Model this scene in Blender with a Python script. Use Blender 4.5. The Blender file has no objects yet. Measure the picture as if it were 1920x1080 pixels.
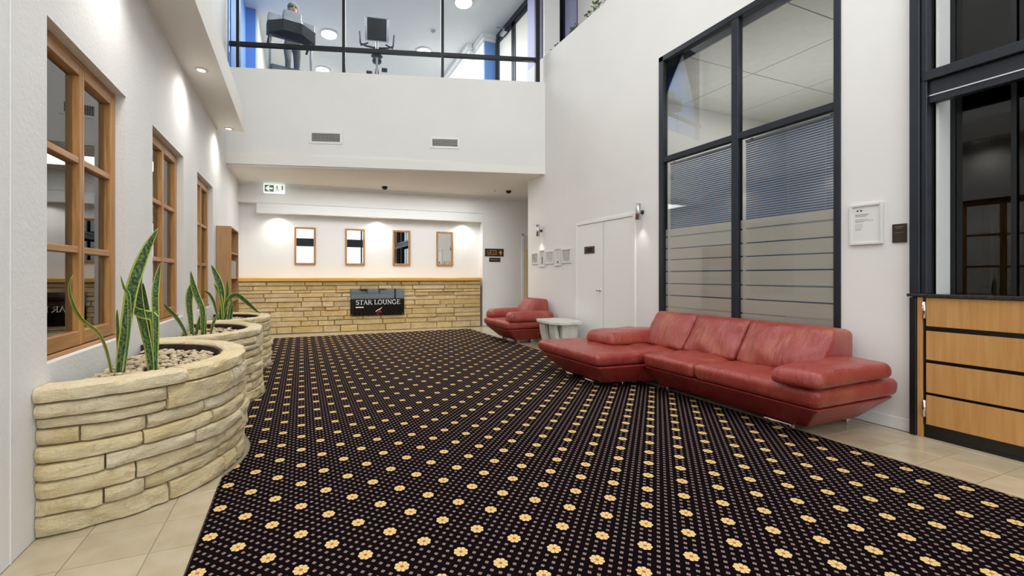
import bpy, bmesh, math, random
from mathutils import Vector, Matrix, noise
random.seed(11)
scn = bpy.context.scene
COL = scn.collection
V = Vector

# ------------------------------------------------------------------ camera
YAW = math.atan(322 / 803.0)
cam_d = bpy.data.cameras.new('camera'); cam = bpy.data.objects.new('camera', cam_d); COL.objects.link(cam)
cam_d.sensor_width = 36.0
cam_d.lens = 803.0 / 1920.0 * 36.0
cam_d.shift_x = 80 / 1920.0
cam_d.shift_y = -23 / 1920.0
cam_d.clip_start = 0.05; cam_d.clip_end = 200
cam.location = (0, 0, 1.25)
cam.rotation_euler = (math.radians(90), 0, -YAW)
scn.camera = cam

# ------------------------------------------------------------------ world, exposure, large lights
world = bpy.data.worlds.new('sky'); scn.world = world; world.use_nodes = True
bg = world.node_tree.nodes['Background']
bg.inputs[0].default_value = (0.93, 0.97, 1.0, 1); bg.inputs[1].default_value = 2.2
scn.view_settings.view_transform = 'Standard'
scn.view_settings.look = 'None'
scn.view_settings.gamma = 1.0
scn.view_settings.use_curve_mapping = False
scn.view_settings.exposure = 0.28

def area(name, loc, size, power, color=(1, 1, 1), rot=(0, 0, 0)):
    d = bpy.data.lights.new(name, 'AREA'); d.shape = 'RECTANGLE'; d.size, d.size_y = size
    d.energy = power; d.color = color
    o = bpy.data.objects.new(name, d); COL.objects.link(o); o.location = loc; o.rotation_euler = rot
    return o
def spot(name, loc, power, angle, blend=0.6, color=(1, .95, .87), radius=.03, rot=(0, 0, 0)):
    d = bpy.data.lights.new(name, 'SPOT'); d.energy = power; d.spot_size = math.radians(angle); d.spot_blend = blend
    d.color = color; d.shadow_soft_size = radius
    o = bpy.data.objects.new(name, d); COL.objects.link(o); o.location = loc; o.rotation_euler = rot
    return o
area('atrium_light', (1.7, -1.2, 7.5), (4.6, 3.6), 150, (1, .995, .985))
area('atrium_light', (1.7, 2.8, 7.5), (4.6, 3.6), 120, (1, .995, .985))
area('rear_lobby_light', (1.7, 8.95, 3.14), (4.6, .8), 44, (.97, .99, 1))
area('gym_light', (1.8, 10.6, 7.34), (4.0, 4.0), 260, (1, 1, 1))
area('office_light', (6.2, 3.6, 3.0), (2.4, 2.2), 11, (1, .99, .95), (math.pi, 0, 0))  # added uplight without a fitting, brightens the office ceiling tiles
area('office_light', (6.6, 3.6, 3.98), (2.4, 2.2), 20, (1, .98, .93))
area('bar_room_fill', (-3.0, 5.0, 3.1), (2.0, 6.0), 170, (1, .98, .96))  # added unseen fill, brightens what shows through the casement panes

# ------------------------------------------------------------------ materials
def lin(c):
    return tuple(((v / 255.0) / 12.92 if v / 255.0 <= .04045 else ((v / 255.0 + .055) / 1.055) ** 2.4) for v in c) + (1,)
class NT:
    def __init__(s, name):
        s.m = bpy.data.materials.new(name); s.m.use_nodes = True; s.t = s.m.node_tree
        s.p = s.t.nodes['Principled BSDF']; s.out = s.t.nodes['Material Output']
    def n(s, typ, **k):
        x = s.t.nodes.new(typ)
        for a, b in k.items(): setattr(x, a, b)
        return x
    def l(s, a, b): s.t.links.new(a, b)
    def set(s, sock, v):
        if hasattr(v, 'is_linked') or isinstance(v, bpy.types.NodeSocket): s.l(v, sock)
        else: sock.default_value = v
    def math(s, op, a, b=0.0, c=None):
        x = s.n('ShaderNodeMath', operation=op); s.set(x.inputs[0], a); s.set(x.inputs[1], b)
        if c is not None: s.set(x.inputs[2], c)
        return x.outputs[0]
    def mix(s, f, a, b):
        x = s.n('ShaderNodeMix', data_type='RGBA'); s.set(x.inputs[0], f); s.set(x.inputs[6], a); s.set(x.inputs[7], b)
        return x.outputs[2]
    def noise(s, scale, detail=3, vec=None, rough=.55):
        x = s.n('ShaderNodeTexNoise'); x.inputs['Scale'].default_value = scale; x.inputs['Detail'].default_value = detail
        x.inputs['Roughness'].default_value = rough
        if vec is not None: s.l(vec, x.inputs['Vector'])
        return x.outputs[0]
    def obj(s, scale=(1, 1, 1)):
        tc = s.n('ShaderNodeTexCoord'); mp = s.n('ShaderNodeMapping'); mp.inputs['Scale'].default_value = scale
        s.l(tc.outputs['Object'], mp.inputs['Vector']); return mp.outputs[0]
    def ramp(s, f, a, b):
        x = s.n('ShaderNodeMapRange'); s.set(x.inputs[0], f); x.inputs[1].default_value = a; x.inputs[2].default_value = b
        return x.outputs[0]
    def bump(s, h, strength=.3, dist=.01):
        x = s.n('ShaderNodeBump'); x.inputs['Strength'].default_value = strength; x.inputs['Distance'].default_value = dist
        s.l(h, x.inputs['Height']); s.l(x.outputs[0], s.p.inputs['Normal'])
    def base(s, c, rough=.5, metal=0, spec=None):
        s.set(s.p.inputs['Base Color'], c); s.p.inputs['Roughness'].default_value = rough; s.p.inputs['Metallic'].default_value = metal
        if spec is not None: s.p.inputs['Specular IOR Level'].default_value = spec
MATS = {}
def plain(name, c, rough=.5, metal=0, c2=None, ns=6, bump=0, bs=60, spec=None, emit=0, stretch=(1, 1, 1), vary=0):
    t = NT(name); col = lin(c)
    vec = t.obj(stretch)
    if c2 is not None:
        col = t.mix(t.ramp(t.noise(ns, 4, vec), .35, .65), lin(c), lin(c2))
    if vary:
        oi = t.n('ShaderNodeObjectInfo'); hs = t.n('ShaderNodeHueSaturation')
        t.set(hs.inputs['Color'], col); t.l(t.math('MULTIPLY_ADD', oi.outputs['Random'], vary, 1 - vary * .6), hs.inputs['Value'])
        t.l(t.math('MULTIPLY_ADD', t.math('FRACT', t.math('MULTIPLY', oi.outputs['Random'], 7.3)), .35, .8), hs.inputs['Saturation'])
        col = hs.outputs[0]
    t.base(col, rough, metal, spec)
    if bump: t.bump(t.noise(bs, 4, vec), bump, .01)
    if emit:
        t.p.inputs['Emission Color'].default_value = lin(c); t.p.inputs['Emission Strength'].default_value = emit
    MATS[name] = t.m
    return t.m
M = MATS
plain('wall_white', (236, 235, 233), .75, c2=(231, 230, 228), ns=.7, bump=.06, bs=90)
plain('wall_render', (234, 234, 233), .8, c2=(228, 228, 228), ns=1.2, bump=.25, bs=45)
plain('ceiling_white', (238, 236, 231), .8)
plain('trim_white', (238, 238, 236), .45)
plain('gym_blue', (96, 142, 210), .6)
plain('gym_lavender', (190, 190, 225), .6)
plain('charcoal_metal', (42, 47, 56), .38, .35, c2=(36, 40, 48), ns=3)
plain('black_frame', (22, 24, 28), .4, .3)
plain('black_gloss', (12, 11, 12), .12)
plain('black_stone', (20, 19, 19), .15, c2=(52, 48, 46), ns=120)
plain('chrome', (220, 220, 222), .12, 1)
plain('brushed_steel', (190, 190, 192), .3, 1)
plain('white_plastic', (236, 236, 234), .35)
plain('dark_plastic', (38, 42, 50), .6)
plain('mid_plastic', (84, 90, 102), .4, c2=(96, 102, 114), ns=5)
plain('silver_plastic', (176, 180, 188), .35, .3)
plain('vent_dark', (60, 57, 52), .6)
plain('soil', (52, 36, 26), .9, c2=(30, 21, 16), ns=30, bump=.5, bs=60)
plain('liner_brown', (64, 44, 32), .7, c2=(46, 30, 22), ns=12)
plain('mortar', (140, 120, 88), .9, c2=(116, 98, 72), ns=14, bump=.4, bs=70)
plain('mortar_dark', (168, 134, 84), .9)
plain('pebble', (226, 208, 174), .8, c2=(196, 166, 124), ns=35, vary=.2)
plain('grey_fabric', (120, 122, 128), .8)
plain('pale_fabric', (205, 206, 210), .8)
plain('skin', (196, 160, 140), .55)
plain('hair_grey', (98, 92, 90), .7)
plain('marble_white', (226, 226, 220), .3, c2=(206, 208, 202), ns=5)
plain('paper', (228, 228, 226), .6)
plain('ink', (120, 120, 122), .7)
plain('frame_white', (222, 222, 218), .4)
plain('sign_brown', (44, 30, 20), .35)
plain('gold', (196, 158, 72), .4, .4)
plain('sign_red', (72, 20, 20), .4)
plain('letter_white', (245, 245, 245), .5)
plain('logo_red', (150, 26, 30), .5)
plain('exit_green', (124, 160, 142), .5)
plain('exit_white', (240, 250, 244), .4, emit=.55)
plain('plaque_brown', (44, 34, 26), .35, c2=(60, 44, 32), ns=14)
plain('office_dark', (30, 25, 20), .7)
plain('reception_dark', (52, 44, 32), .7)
plain('blind_blue', (98, 130, 172), .45)
plain('film_beige', (236, 231, 222), .35)
plain('film_grey', (168, 168, 164), .35)
plain('ceiling_tile', (226, 226, 218), .85, c2=(220, 220, 212), ns=8)
plain('grout', (150, 138, 116), .8)
plain('tan_strip', (226, 196, 130), .5)
plain('lamp_glow', (255, 250, 240), .5, emit=6)
plain('down_glow', (255, 246, 228), .5, emit=9)
plain('brass', (150, 140, 120), .3, 1)
plain('hedge_green', (84, 110, 52), .8, c2=(140, 165, 90), ns=8, bump=.6, bs=20)
plain('asphalt', (205, 206, 208), .9)
plain('building_pale', (225, 226, 230), .8)
plain('leaf_green', (64, 92, 34), .5, c2=(110, 130, 60), ns=14)
plain('yellow_door', (226, 214, 196), .6)
plain('book_white', (222, 220, 212), .6)

def wood(name, a, b, rough=.4, sc=(18, 18, 1.2), bump=.08):
    t = NT(name); vec = t.obj(sc)
    nz = t.noise(2.2, 5, vec, .6)
    c = t.mix(t.ramp(nz, .32, .68), lin(a), lin(b)); t.base(c, rough); t.bump(nz, bump, .004)
    M[name] = t.m
wood('window_wood', (156, 106, 56), (202, 150, 88), .38)
wood('window_wood_h', (152, 102, 56), (196, 144, 86), .38, (18, 1.2, 18))
wood('mirror_wood', (150, 104, 58), (196, 146, 86), .45)
wood('cap_wood', (226, 178, 90), (212, 158, 72), .4, (1.2, 18, 18))
wood('counter_wood', (206, 158, 96), (190, 136, 76), .38, (14, 14, .8))
wood('bookcase_wood', (172, 128, 84), (188, 146, 100), .5)

def stone(name, a, b, c, vary, bs, dist=.016):
    t = NT(name); vec = t.obj()
    n1 = t.noise(7, 5, vec, .6); n2 = t.noise(26, 5, vec, .65)
    col = t.mix(t.ramp(n1, .35, .65), lin(a), lin(b)); col = t.mix(t.ramp(n2, .56, .76), col, lin(c))
    oi = t.n('ShaderNodeObjectInfo'); hs = t.n('ShaderNodeHueSaturation'); t.l(col, hs.inputs['Color'])
    t.l(t.math('MULTIPLY_ADD', oi.outputs['Random'], vary, 1 - vary * .6), hs.inputs['Value'])
    t.l(t.math('MULTIPLY_ADD', t.math('FRACT', t.math('MULTIPLY', oi.outputs['Random'], 9.7)), .25, .9), hs.inputs['Saturation'])
    t.base(hs.outputs[0], .85)
    h = t.math('ADD', t.math('MULTIPLY', t.noise(11, 6, t.obj((1, 1, 2.2)), .72), 1.6), t.math('MULTIPLY', t.noise(bs, 5, vec, .75), .5)); t.bump(h, 1.0, dist)
    M[name] = t.m
stone('planter_stone', (248, 232, 196), (238, 216, 170), (212, 180, 130), .14, 60, .022)
stone('wall_stone', (230, 206, 158), (218, 188, 134), (200, 164, 108), .24, 40)

def leather(name, a, b, rough, st=(1.0, 2.2, .55), bs=.55):
    t = NT(name); vec = t.obj()
    n1 = t.noise(4.5, 4, vec); n2 = t.noise(2.0, 3, vec)
    col = t.mix(t.ramp(n1, .45, .72), lin(a), lin(b)); t.base(col, rough, 0, .55)
    t.p.inputs['Coat Weight'].default_value = .3; t.p.inputs['Coat Roughness'].default_value = .25
    vo = t.n('ShaderNodeTexVoronoi'); vo.inputs['Scale'].default_value = 160; t.l(vec, vo.inputs['Vector'])
    wr = t.noise(9 if st[0] < 2 else 2.6, 6, t.obj(st), .62)
    h = t.math('ADD', t.math('MULTIPLY', vo.outputs[0], .05), t.math('MULTIPLY', wr, 1.4)); t.bump(h, bs, .04)
    M[name] = t.m
leather('leather', (158, 57, 51), (172, 88, 68), .32)
leather('leather_back', (158, 58, 51), (176, 94, 68), .31, (2.2, 5.5, .9), .8)
leather('leather_base', (150, 40, 40), (158, 52, 48), .34)

def tile_mat():
    t = NT('floor_tile'); vec = t.obj(); oi = t.n('ShaderNodeObjectInfo')
    c = t.mix(t.ramp(t.noise(5, 4, vec), .35, .65), lin((194, 181, 156)), lin((182, 168, 140)))
    hs = t.n('ShaderNodeHueSaturation'); t.l(c, hs.inputs['Color']); t.l(t.math('MULTIPLY_ADD', oi.outputs['Random'], .1, .95), hs.inputs['Value'])
    t.base(hs.outputs[0], .16, 0, .55); M['floor_tile'] = t.m
tile_mat()

def glass(name, ior, tint, gloss=(1, 1, 1, 1), rough=.0):
    t = NT(name); t.t.nodes.remove(t.p)
    fr = t.n('ShaderNodeFresnel'); fr.inputs['IOR'].default_value = ior
    tr = t.n('ShaderNodeBsdfTransparent'); tr.inputs[0].default_value = tint
    gl = t.n('ShaderNodeBsdfGlossy'); gl.inputs['Color'].default_value = gloss; gl.inputs['Roughness'].default_value = rough
    mx = t.n('ShaderNodeMixShader'); t.l(fr.outputs[0], mx.inputs[0]); t.l(tr.outputs[0], mx.inputs[1]); t.l(gl.outputs[0], mx.inputs[2])
    t.l(mx.outputs[0], t.out.inputs[0]); M[name] = t.m
glass('glass_clear', 1.12, (.95, .97, .97, 1))
glass('glass_casement', 2.5, (.85, .85, .85, 1))
glass('glass_office', 1.36, (.97, .98, .98, 1))
glass('glass_dark', 1.45, (.22, .22, .22, 1))
plain('mirror', (238, 240, 240), .01, 1)
plain('black_acrylic', (8, 7, 9), .03, 0, spec=.5); M['black_acrylic'].node_tree.nodes['Principled BSDF'].inputs['IOR'].default_value = 2.0

def carpet_mat():
    t = NT('carpet'); P, TH, FU, FV = .19, math.radians(44.5), .2307, .2625
    g = t.n('ShaderNodeNewGeometry'); sx = t.n('ShaderNodeSeparateXYZ'); t.l(g.outputs['Position'], sx.inputs[0])
    X, Y = sx.outputs[0], sx.outputs[1]; c, s = math.cos(TH) / P, math.sin(TH) / P
    u = t.math('MULTIPLY_ADD', X, c, t.math('MULTIPLY_ADD', Y, s, -FU))
    v = t.math('MULTIPLY_ADD', X, -s, t.math('MULTIPLY_ADD', Y, c, -FV))
    cen = lambda a: t.math('SUBTRACT', t.math('FRACT', t.math('ADD', a, .5)), .5)
    fu, fv = cen(u), cen(v)
    r = t.math('MULTIPLY', t.math('SQRT', t.math('ADD', t.math('MULTIPLY', fu, fu), t.math('MULTIPLY', fv, fv))), P)
    ang = t.math('ARCTAN2', fv, fu); pet = t.math('ABSOLUTE', t.math('COSINE', t.math('MULTIPLY', ang, 4)))
    R = t.math('MULTIPLY_ADD', pet, .005, .028)
    flower = t.math('LESS_THAN', r, R)
    gap = t.math('MULTIPLY', t.math('LESS_THAN', pet, .2), t.math('GREATER_THAN', r, .011)); gap = t.math('MULTIPLY', gap, flower)
    core = t.math('LESS_THAN', r, .0085)
    du = t.math('SUBTRACT', t.math('FRACT', t.math('MULTIPLY', u, 5)), .5); dv = t.math('SUBTRACT', t.math('FRACT', t.math('MULTIPLY', v, 5)), .5)
    mx = t.math('MAXIMUM', t.math('ABSOLUTE', du), t.math('ABSOLUTE', dv))
    away = t.math('GREATER_THAN', t.math('MAXIMUM', t.math('ABSOLUTE', fu), t.math('ABSOLUTE', fv)), .2)
    dot = t.math('MULTIPLY', t.math('LESS_THAN', mx, .19), away); hole = t.math('MULTIPLY', t.math('LESS_THAN', mx, .07), away)
    col = t.mix(t.noise(300, 2), lin((20, 12, 15)), lin((11, 7, 10)))
    col = t.mix(dot, col, lin((150, 130, 124))); col = t.mix(hole, col, lin((112, 52, 44)))
    col = t.mix(flower, col, lin((226, 194, 132))); col = t.mix(gap, col, lin((120, 84, 46))); col = t.mix(core, col, lin((186, 108, 66)))
    t.base(col, 1.0, 0, .03); t.bump(t.noise(500, 2), .3, .004); M['carpet'] = t.m
carpet_mat()

def leaf_mat(name, green_a, green_b, edge, ew):
    t = NT(name); uv = t.n('ShaderNodeUVMap'); sp = t.n('ShaderNodeSeparateXYZ'); t.l(uv.outputs[0], sp.inputs[0])
    mp = t.n('ShaderNodeMapping'); mp.inputs['Scale'].default_value = (2.5, 26, 1); t.l(uv.outputs[0], mp.inputs[0])
    band = t.ramp(t.noise(1.6, 3, mp.outputs[0]), .42, .6)
    col = t.mix(band, lin(green_a), lin(green_b))
    e = t.math('GREATER_THAN', t.math('ABSOLUTE', t.math('SUBTRACT', sp.outputs[0], .5)), ew)
    col = t.mix(e, col, lin(edge)); t.base(col, .4, 0, .4); M[name] = t.m
leaf_mat('snake_leaf', (44, 74, 44), (112, 142, 92), (200, 208, 96), .37)
leaf_mat('snake_leaf_pale', (96, 118, 44), (140, 150, 58), (206, 208, 92), .30)

# ------------------------------------------------------------------ geometry helpers
def mat(m): return M[m] if isinstance(m, str) else m
ORIG = {}
def link_mesh(name, verts, faces, m, parent=None, smooth=False, uvs=None, origin=None, mats=None, fmi=None):
    if parent is not None: o0 = ORIG[parent.name]
    elif origin is not None: o0 = V(origin)
    else:
        lo = [min(v[i] for v in verts) for i in range(3)]; hi = [max(v[i] for v in verts) for i in range(3)]
        o0 = V(((lo[0] + hi[0]) / 2, (lo[1] + hi[1]) / 2, lo[2]))
    me = bpy.data.meshes.new(name); me.from_pydata([tuple(V(v) - o0) for v in verts], [], faces)
    for x in (mats or [m]): me.materials.append(mat(x))
    if fmi: me.polygons.foreach_set('material_index', fmi)
    if smooth: me.polygons.foreach_set('use_smooth', [True] * len(me.polygons))
    if uvs:
        ul = me.uv_layers.new(name='UVMap')
        for p in me.polygons:
            for li, vi in zip(p.loop_indices, p.vertices): ul.data[li].uv = uvs[vi]
    me.update()
    o = bpy.data.objects.new(name, me); COL.objects.link(o)
    if parent is not None: o.parent = parent; o.location = (0, 0, 0)
    else: o.location = o0
    ORIG[o.name] = o0
    return o
def rot2(p, c, a):
    x, y = p[0] - c[0], p[1] - c[1]
    return (c[0] + x * math.cos(a) - y * math.sin(a), c[1] + x * math.sin(a) + y * math.cos(a), p[2])
class MB:
    def __init__(s, xf=None): s.v = []; s.f = []; s.xf = xf
    def add(s, vs, fs):
        k = len(s.v); s.v += [tuple(s.xf(v)) if s.xf else tuple(v) for v in vs]; s.f += [tuple(i + k for i in f) for f in fs]; return s
    def box(s, x0, x1, y0, y1, z0, z1, bev=0, seg=1):
        x0, x1 = min(x0, x1), max(x0, x1); y0, y1 = min(y0, y1), max(y0, y1); z0, z1 = min(z0, z1), max(z0, z1)
        if bev > 0:
            bm = bmesh.new(); bmesh.ops.create_cube(bm, size=1)
            for v in bm.verts: v.co = V(((x0 + x1) / 2 + v.co.x * (x1 - x0), (y0 + y1) / 2 + v.co.y * (y1 - y0), (z0 + z1) / 2 + v.co.z * (z1 - z0)))
            bmesh.ops.bevel(bm, geom=bm.edges[:], offset=bev, segments=seg, profile=.5, affect='EDGES')
            bm.verts.ensure_lookup_table(); bm.verts.index_update()
            s.add([v.co for v in bm.verts], [[v.index for v in f.verts] for f in bm.faces]); bm.free(); return s
        vs = [(x, y, z) for z in (z0, z1) for y in (y0, y1) for x in (x0, x1)]
        return s.add(vs, [(0, 2, 3, 1), (4, 5, 7, 6), (0, 1, 5, 4), (2, 6, 7, 3), (0, 4, 6, 2), (1, 3, 7, 5)])
    def prism(s, poly, z0, z1):      # poly counter-clockwise in xy; z0/z1 number or list
        n = len(poly); za = z0 if hasattr(z0, '__len__') else [z0] * n; zb = z1 if hasattr(z1, '__len__') else [z1] * n
        vs = [(p[0], p[1], z) for p, z in zip(poly, za)] + [(p[0], p[1], z) for p, z in zip(poly, zb)]
        return s.add(vs, [tuple(reversed(range(n))), tuple(range(n, 2 * n))] + [(i, (i + 1) % n, n + (i + 1) % n, n + i) for i in range(n)])
    def tube(s, pts, rad, n=10, cap=True):
        pts = [V(p) for p in pts]; k = len(pts); rr = rad if hasattr(rad, '__len__') else [rad] * k
        vs = []; up = None
        for i, p in enumerate(pts):
            d = (pts[min(i + 1, k - 1)] - pts[max(i - 1, 0)]).normalized()
            if up is None: up = V((0, 0, 1)) if abs(d.z) < .9 else V((1, 0, 0))
            a = d.cross(up).normalized(); b = a.cross(d).normalized(); up = b
            vs += [p + (a * math.cos(t) + b * math.sin(t)) * rr[i] for t in (2 * math.pi * j / n for j in range(n))]
        fs = [(i * n + j, (i + 1) * n + j, (i + 1) * n + (j + 1) % n, i * n + (j + 1) % n) for i in range(k - 1) for j in range(n)]
        if cap: fs += [tuple(range(n)), tuple(reversed(range((k - 1) * n, k * n)))]
        return s.add(vs, fs)
    def lathe(s, c, prof, n=20, axis='z'):  # prof list of (r, h)
        vs = []
        for r, h in prof:
            for j in range(n):
                t = 2 * math.pi * j / n; a, b = r * math.cos(t), r * math.sin(t)
                vs.append({'z': (c[0] + a, c[1] + b, c[2] + h), 'x': (c[0] + h, c[1] + a, c[2] + b), 'y': (c[0] + a, c[1] + h, c[2] + b)}[axis])
        k = len(prof); fs = [(i * n + j, i * n + (j + 1) % n, (i + 1) * n + (j + 1) % n, (i + 1) * n + j) for i in range(k - 1) for j in range(n)]
        fs += [tuple(reversed(range(n))), tuple(range((k - 1) * n, k * n))]
        return s.add(vs, fs)
    def sphere(s, c, r, nu=12, nv=8):
        rr = r if hasattr(r, '__len__') else (r, r, r)
        vs = [(c[0], c[1], c[2] - rr[2])]
        for i in range(1, nv):
            a = -math.pi / 2 + math.pi * i / nv
            vs += [(c[0] + rr[0] * math.cos(a) * math.cos(2 * math.pi * j / nu), c[1] + rr[1] * math.cos(a) * math.sin(2 * math.pi * j / nu), c[2] + rr[2] * math.sin(a)) for j in range(nu)]
        vs.append((c[0], c[1], c[2] + rr[2])); L = len(vs) - 1
        fs = [(0, 1 + (j + 1) % nu, 1 + j) for j in range(nu)]
        for i in range(nv - 2):
            b = 1 + i * nu; fs += [(b + j, b + (j + 1) % nu, b + nu + (j + 1) % nu, b + nu + j) for j in range(nu)]
        b = 1 + (nv - 2) * nu; fs += [(b + j, b + (j + 1) % nu, L) for j in range(nu)]
        return s.add(vs, fs)
    def build(s, name, m, parent=None, smooth=False, origin=None):
        o = link_mesh(name, s.v, s.f, m, parent, smooth, origin=origin)
        bm = bmesh.new(); bm.from_mesh(o.data); bmesh.ops.recalc_face_normals(bm, faces=bm.faces); bm.to_mesh(o.data); bm.free()
        if smooth == 'auto':
            o.data.set_sharp_from_angle(angle=math.radians(40))
        return o
def tag(o, label, cat, group=None):
    o['label'] = label; o['category'] = cat
    if group: o['group'] = group
    return o
def struct(o, label=None):
    o['kind'] = 'structure'
    if label: o['label'] = label
    return o
def thing(name, label, cat, loc=(0, 0, 0), group=None):
    o = bpy.data.objects.new(name, None); COL.objects.link(o); o.location = loc; o.empty_display_size = .1
    ORIG[o.name] = V(loc)
    return tag(o, label, cat, group)
def sroot(name, loc):
    o = bpy.data.objects.new(name, None); COL.objects.link(o); o.location = loc; o.empty_display_size = .1
    ORIG[o.name] = V(loc); o['kind'] = 'structure'; return o
def part(parent, name, m, smooth=False, xf=None, **k):
    """one-liner: part(p,'leg','chrome', box=(..)) / boxes=[..] / tube=(pts,r) / lathe=(c,prof)"""
    b = MB(xf); bev = k.get('bev', 0); seg = k.get('seg', 1)
    if 'box' in k: b.box(*k['box'], bev=bev, seg=seg)
    for x in k.get('boxes', []): b.box(*x, bev=bev, seg=seg)
    if 'tube' in k: b.tube(*k['tube'])
    for x in k.get('tubes', []): b.tube(*x)
    if 'lathe' in k: b.lathe(*k['lathe'])
    if 'prism' in k: b.prism(*k['prism'])
    if 'sphere' in k: b.sphere(*k['sphere'])
    return b.build(name, m, parent, smooth)
def hexa(corners, r, seg=(8, 8, 6), puff=None, amp=0, freq=3.0, seed=0, pw=1.0):
    """rounded, puffed block: trilinear map of a rounded cube onto 8 corners"""
    C = [V(c) for c in corners]
    L = [((C[1] - C[0]).length + (C[6] - C[7]).length) / 4, ((C[3] - C[0]).length + (C[6] - C[5]).length) / 4, ((C[4] - C[0]).length + (C[6] - C[2]).length) / 4]
    r = min(r, *(l * .98 for l in L))
    def axis(l, n):
        e = r / l; a = [-1, -1 + e * .25, -1 + e * .6, -1 + e]
        b = [-1 + e + (2 - 2 * e) * i / n for i in range(1, n)]
        return a + b + [-x for x in reversed(a)]
    A = [axis(L[i], seg[i]) for i in range(3)]
    idx = {}; vs = []; fs = []
    def vert(u, v, w):
        k = (round(u, 5), round(v, 5), round(w, 5))
        if k in idx: return idx[k]
        p = V((u * L[0], v * L[1], w * L[2])); q = V([max(-(L[i] - r), min(L[i] - r, p[i])) for i in range(3)]); d = p - q
        if d.length > 1e-9: p = q + d.normalized() * r
        a, b, c = (p.x / L[0] + 1) / 2, (p.y / L[1] + 1) / 2, (p.z / L[2] + 1) / 2
        lo = (C[0] * (1 - a) + C[1] * a) * (1 - b) + (C[3] * (1 - a) + C[2] * a) * b
        hi = (C[4] * (1 - a) + C[5] * a) * (1 - b) + (C[7] * (1 - a) + C[6] * a) * b
        P = lo * (1 - c) + hi * c
        if puff is not None:
            g = (max(0, 1 - u * u) * max(0, 1 - v * v)) ** pw * c
            P = P + V(puff) * g
            if amp: P = P + V(puff).normalized() * amp * noise.noise(P * freq + V((seed, seed * 2, 0))) * min(1, g * 3)
        idx[k] = len(vs); vs.append(P); return idx[k]
    for ax in range(3):
        b, c = [(1, 2), (2, 0), (0, 1)][ax]
        for sgn in (-1, 1):
            for i in range(len(A[b]) - 1):
                for j in range(len(A[c]) - 1):
                    q = []
                    for (x, y) in ((i, j), (i + 1, j), (i + 1, j + 1), (i, j + 1)):
                        p = [0, 0, 0]; p[ax] = sgn; p[b] = A[b][x]; p[c] = A[c][y]; q.append(vert(*p))
                    fs.append(tuple(q if sgn > 0 else reversed(q)))
    return vs, fs
def pad(parent, name, m, corners, r, **k):
    b = MB(); b.add(*hexa(corners, r, **k)); return b.build(name, m, parent, True)
def quadbox(poly0, z0, poly1, z1):
    return [(p[0], p[1], z0) for p in poly0] + [(p[0], p[1], z1) for p in poly1]

XL, XR = -1.155, 4.54
def UY(x): return 8.5 + (x - XL) * (7.3 - 8.5) / (XR - XL)
def BY(x): return 10.1 + (x - XL) * (9.75 - 10.1) / (XR - XL)
AU = math.atan2(7.3 - 8.5, XR - XL); AB = math.atan2(9.75 - 10.1, XR - XL)
def xfU(p):
    s, d, z = p[0], p[1], p[2]
    return (XL + s * math.cos(AU) - d * math.sin(AU), 8.5 + s * math.sin(AU) + d * math.cos(AU), 1.25 + (z - 1.25) * (1 + .0086 * s))
def xfB(p):   # p: x (room), d depth behind the back plane (negative = towards camera), z
    return (p[0] - p[1] * math.sin(AB), BY(p[0]) + p[1] * math.cos(AB), p[2])
SU = lambda x: (x - XL) / math.cos(AU)

# ================================================================== SETTING
# ---- floor: slab, tiles, carpet
fl = struct(MB().box(-4.6, 9, -4.2, 11, -.15, -.004).build('floor', 'grout'), 'cream tiled lobby floor around the carpet')
CX0, CX1, CY0, CY1 = -.433, 3.745, -3.9, 9.36
def tiles():
    px, py, g = .316, .2685, .004
    ox, oy = -.939, 1.256 - .2685 * 20
    cache = {}
    def put(x0, x1, y0, y1):
        if x1 - x0 < .02 or y1 - y0 < .02: return
        w, h = round(x1 - x0 - g, 3), round(y1 - y0 - g, 3)
        if (w, h) not in cache:
            b = MB().box(-w / 2, w / 2, -h / 2, h / 2, -.006, 0, bev=.0015); me = bpy.data.meshes.new('tile')
            me.from_pydata(b.v, [], b.f); me.materials.append(M['floor_tile']); cache[(w, h)] = me
        o = bpy.data.objects.new('tile', cache[(w, h)]); COL.objects.link(o); o.parent = fl
        o.location = V(((x0 + x1) / 2, (y0 + y1) / 2, 0)) - ORIG[fl.name]
    def zone(X0, X1, Y0, Y1):
        i0 = math.floor((X0 - ox) / px); j0 = math.floor((Y0 - oy) / py)
        for i in range(i0, i0 + 40):
            for j in range(j0, j0 + 60):
                a, b, c, d = ox + i * px, ox + (i + 1) * px, oy + j * py, oy + (j + 1) * py
                put(max(a, X0), min(b, X1), max(c, Y0), min(d, Y1))
    zone(XL, CX0 - .006, .8, 9.9)
    zone(CX1 + .006, XR - .02, .2, 9.6)
    zone(CX0, CX1, CY1 + .01, 9.95)
tiles()
cpoly = [(CX0, CY0), (CX1, CY0), (CX1, CY1), (CX0, CY1)]
for cy, a_, b_ in ((6.72, .79, .835), (5.13, .83, .835), (3.46, .87, .835)):   # notches round the planters
    t0 = math.acos((CX0 - XL) / b_)
    cpoly += [(XL + b_ * math.cos(t0 - 2 * t0 * k / 12), cy + a_ * math.sin(t0 - 2 * t0 * k / 12)) for k in range(13)]
ca = MB().prism(cpoly, -.003, .006).build('carpet', 'carpet', origin=(0, 0, 0))
tag(ca, 'black fitted carpet with yellow flower dots covering the lobby floor', 'carpet')
# carpet edging strip
b = MB().box(CX0 - .006, CX0, CY0, 2.9, -.003, .007); b.box(CX1, CX1 + .006, CY0, CY1, -.003, .007)
struct(b.build('trim_1', 'liner_brown'), 'thin dark edging strips along both sides of the carpet')

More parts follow.
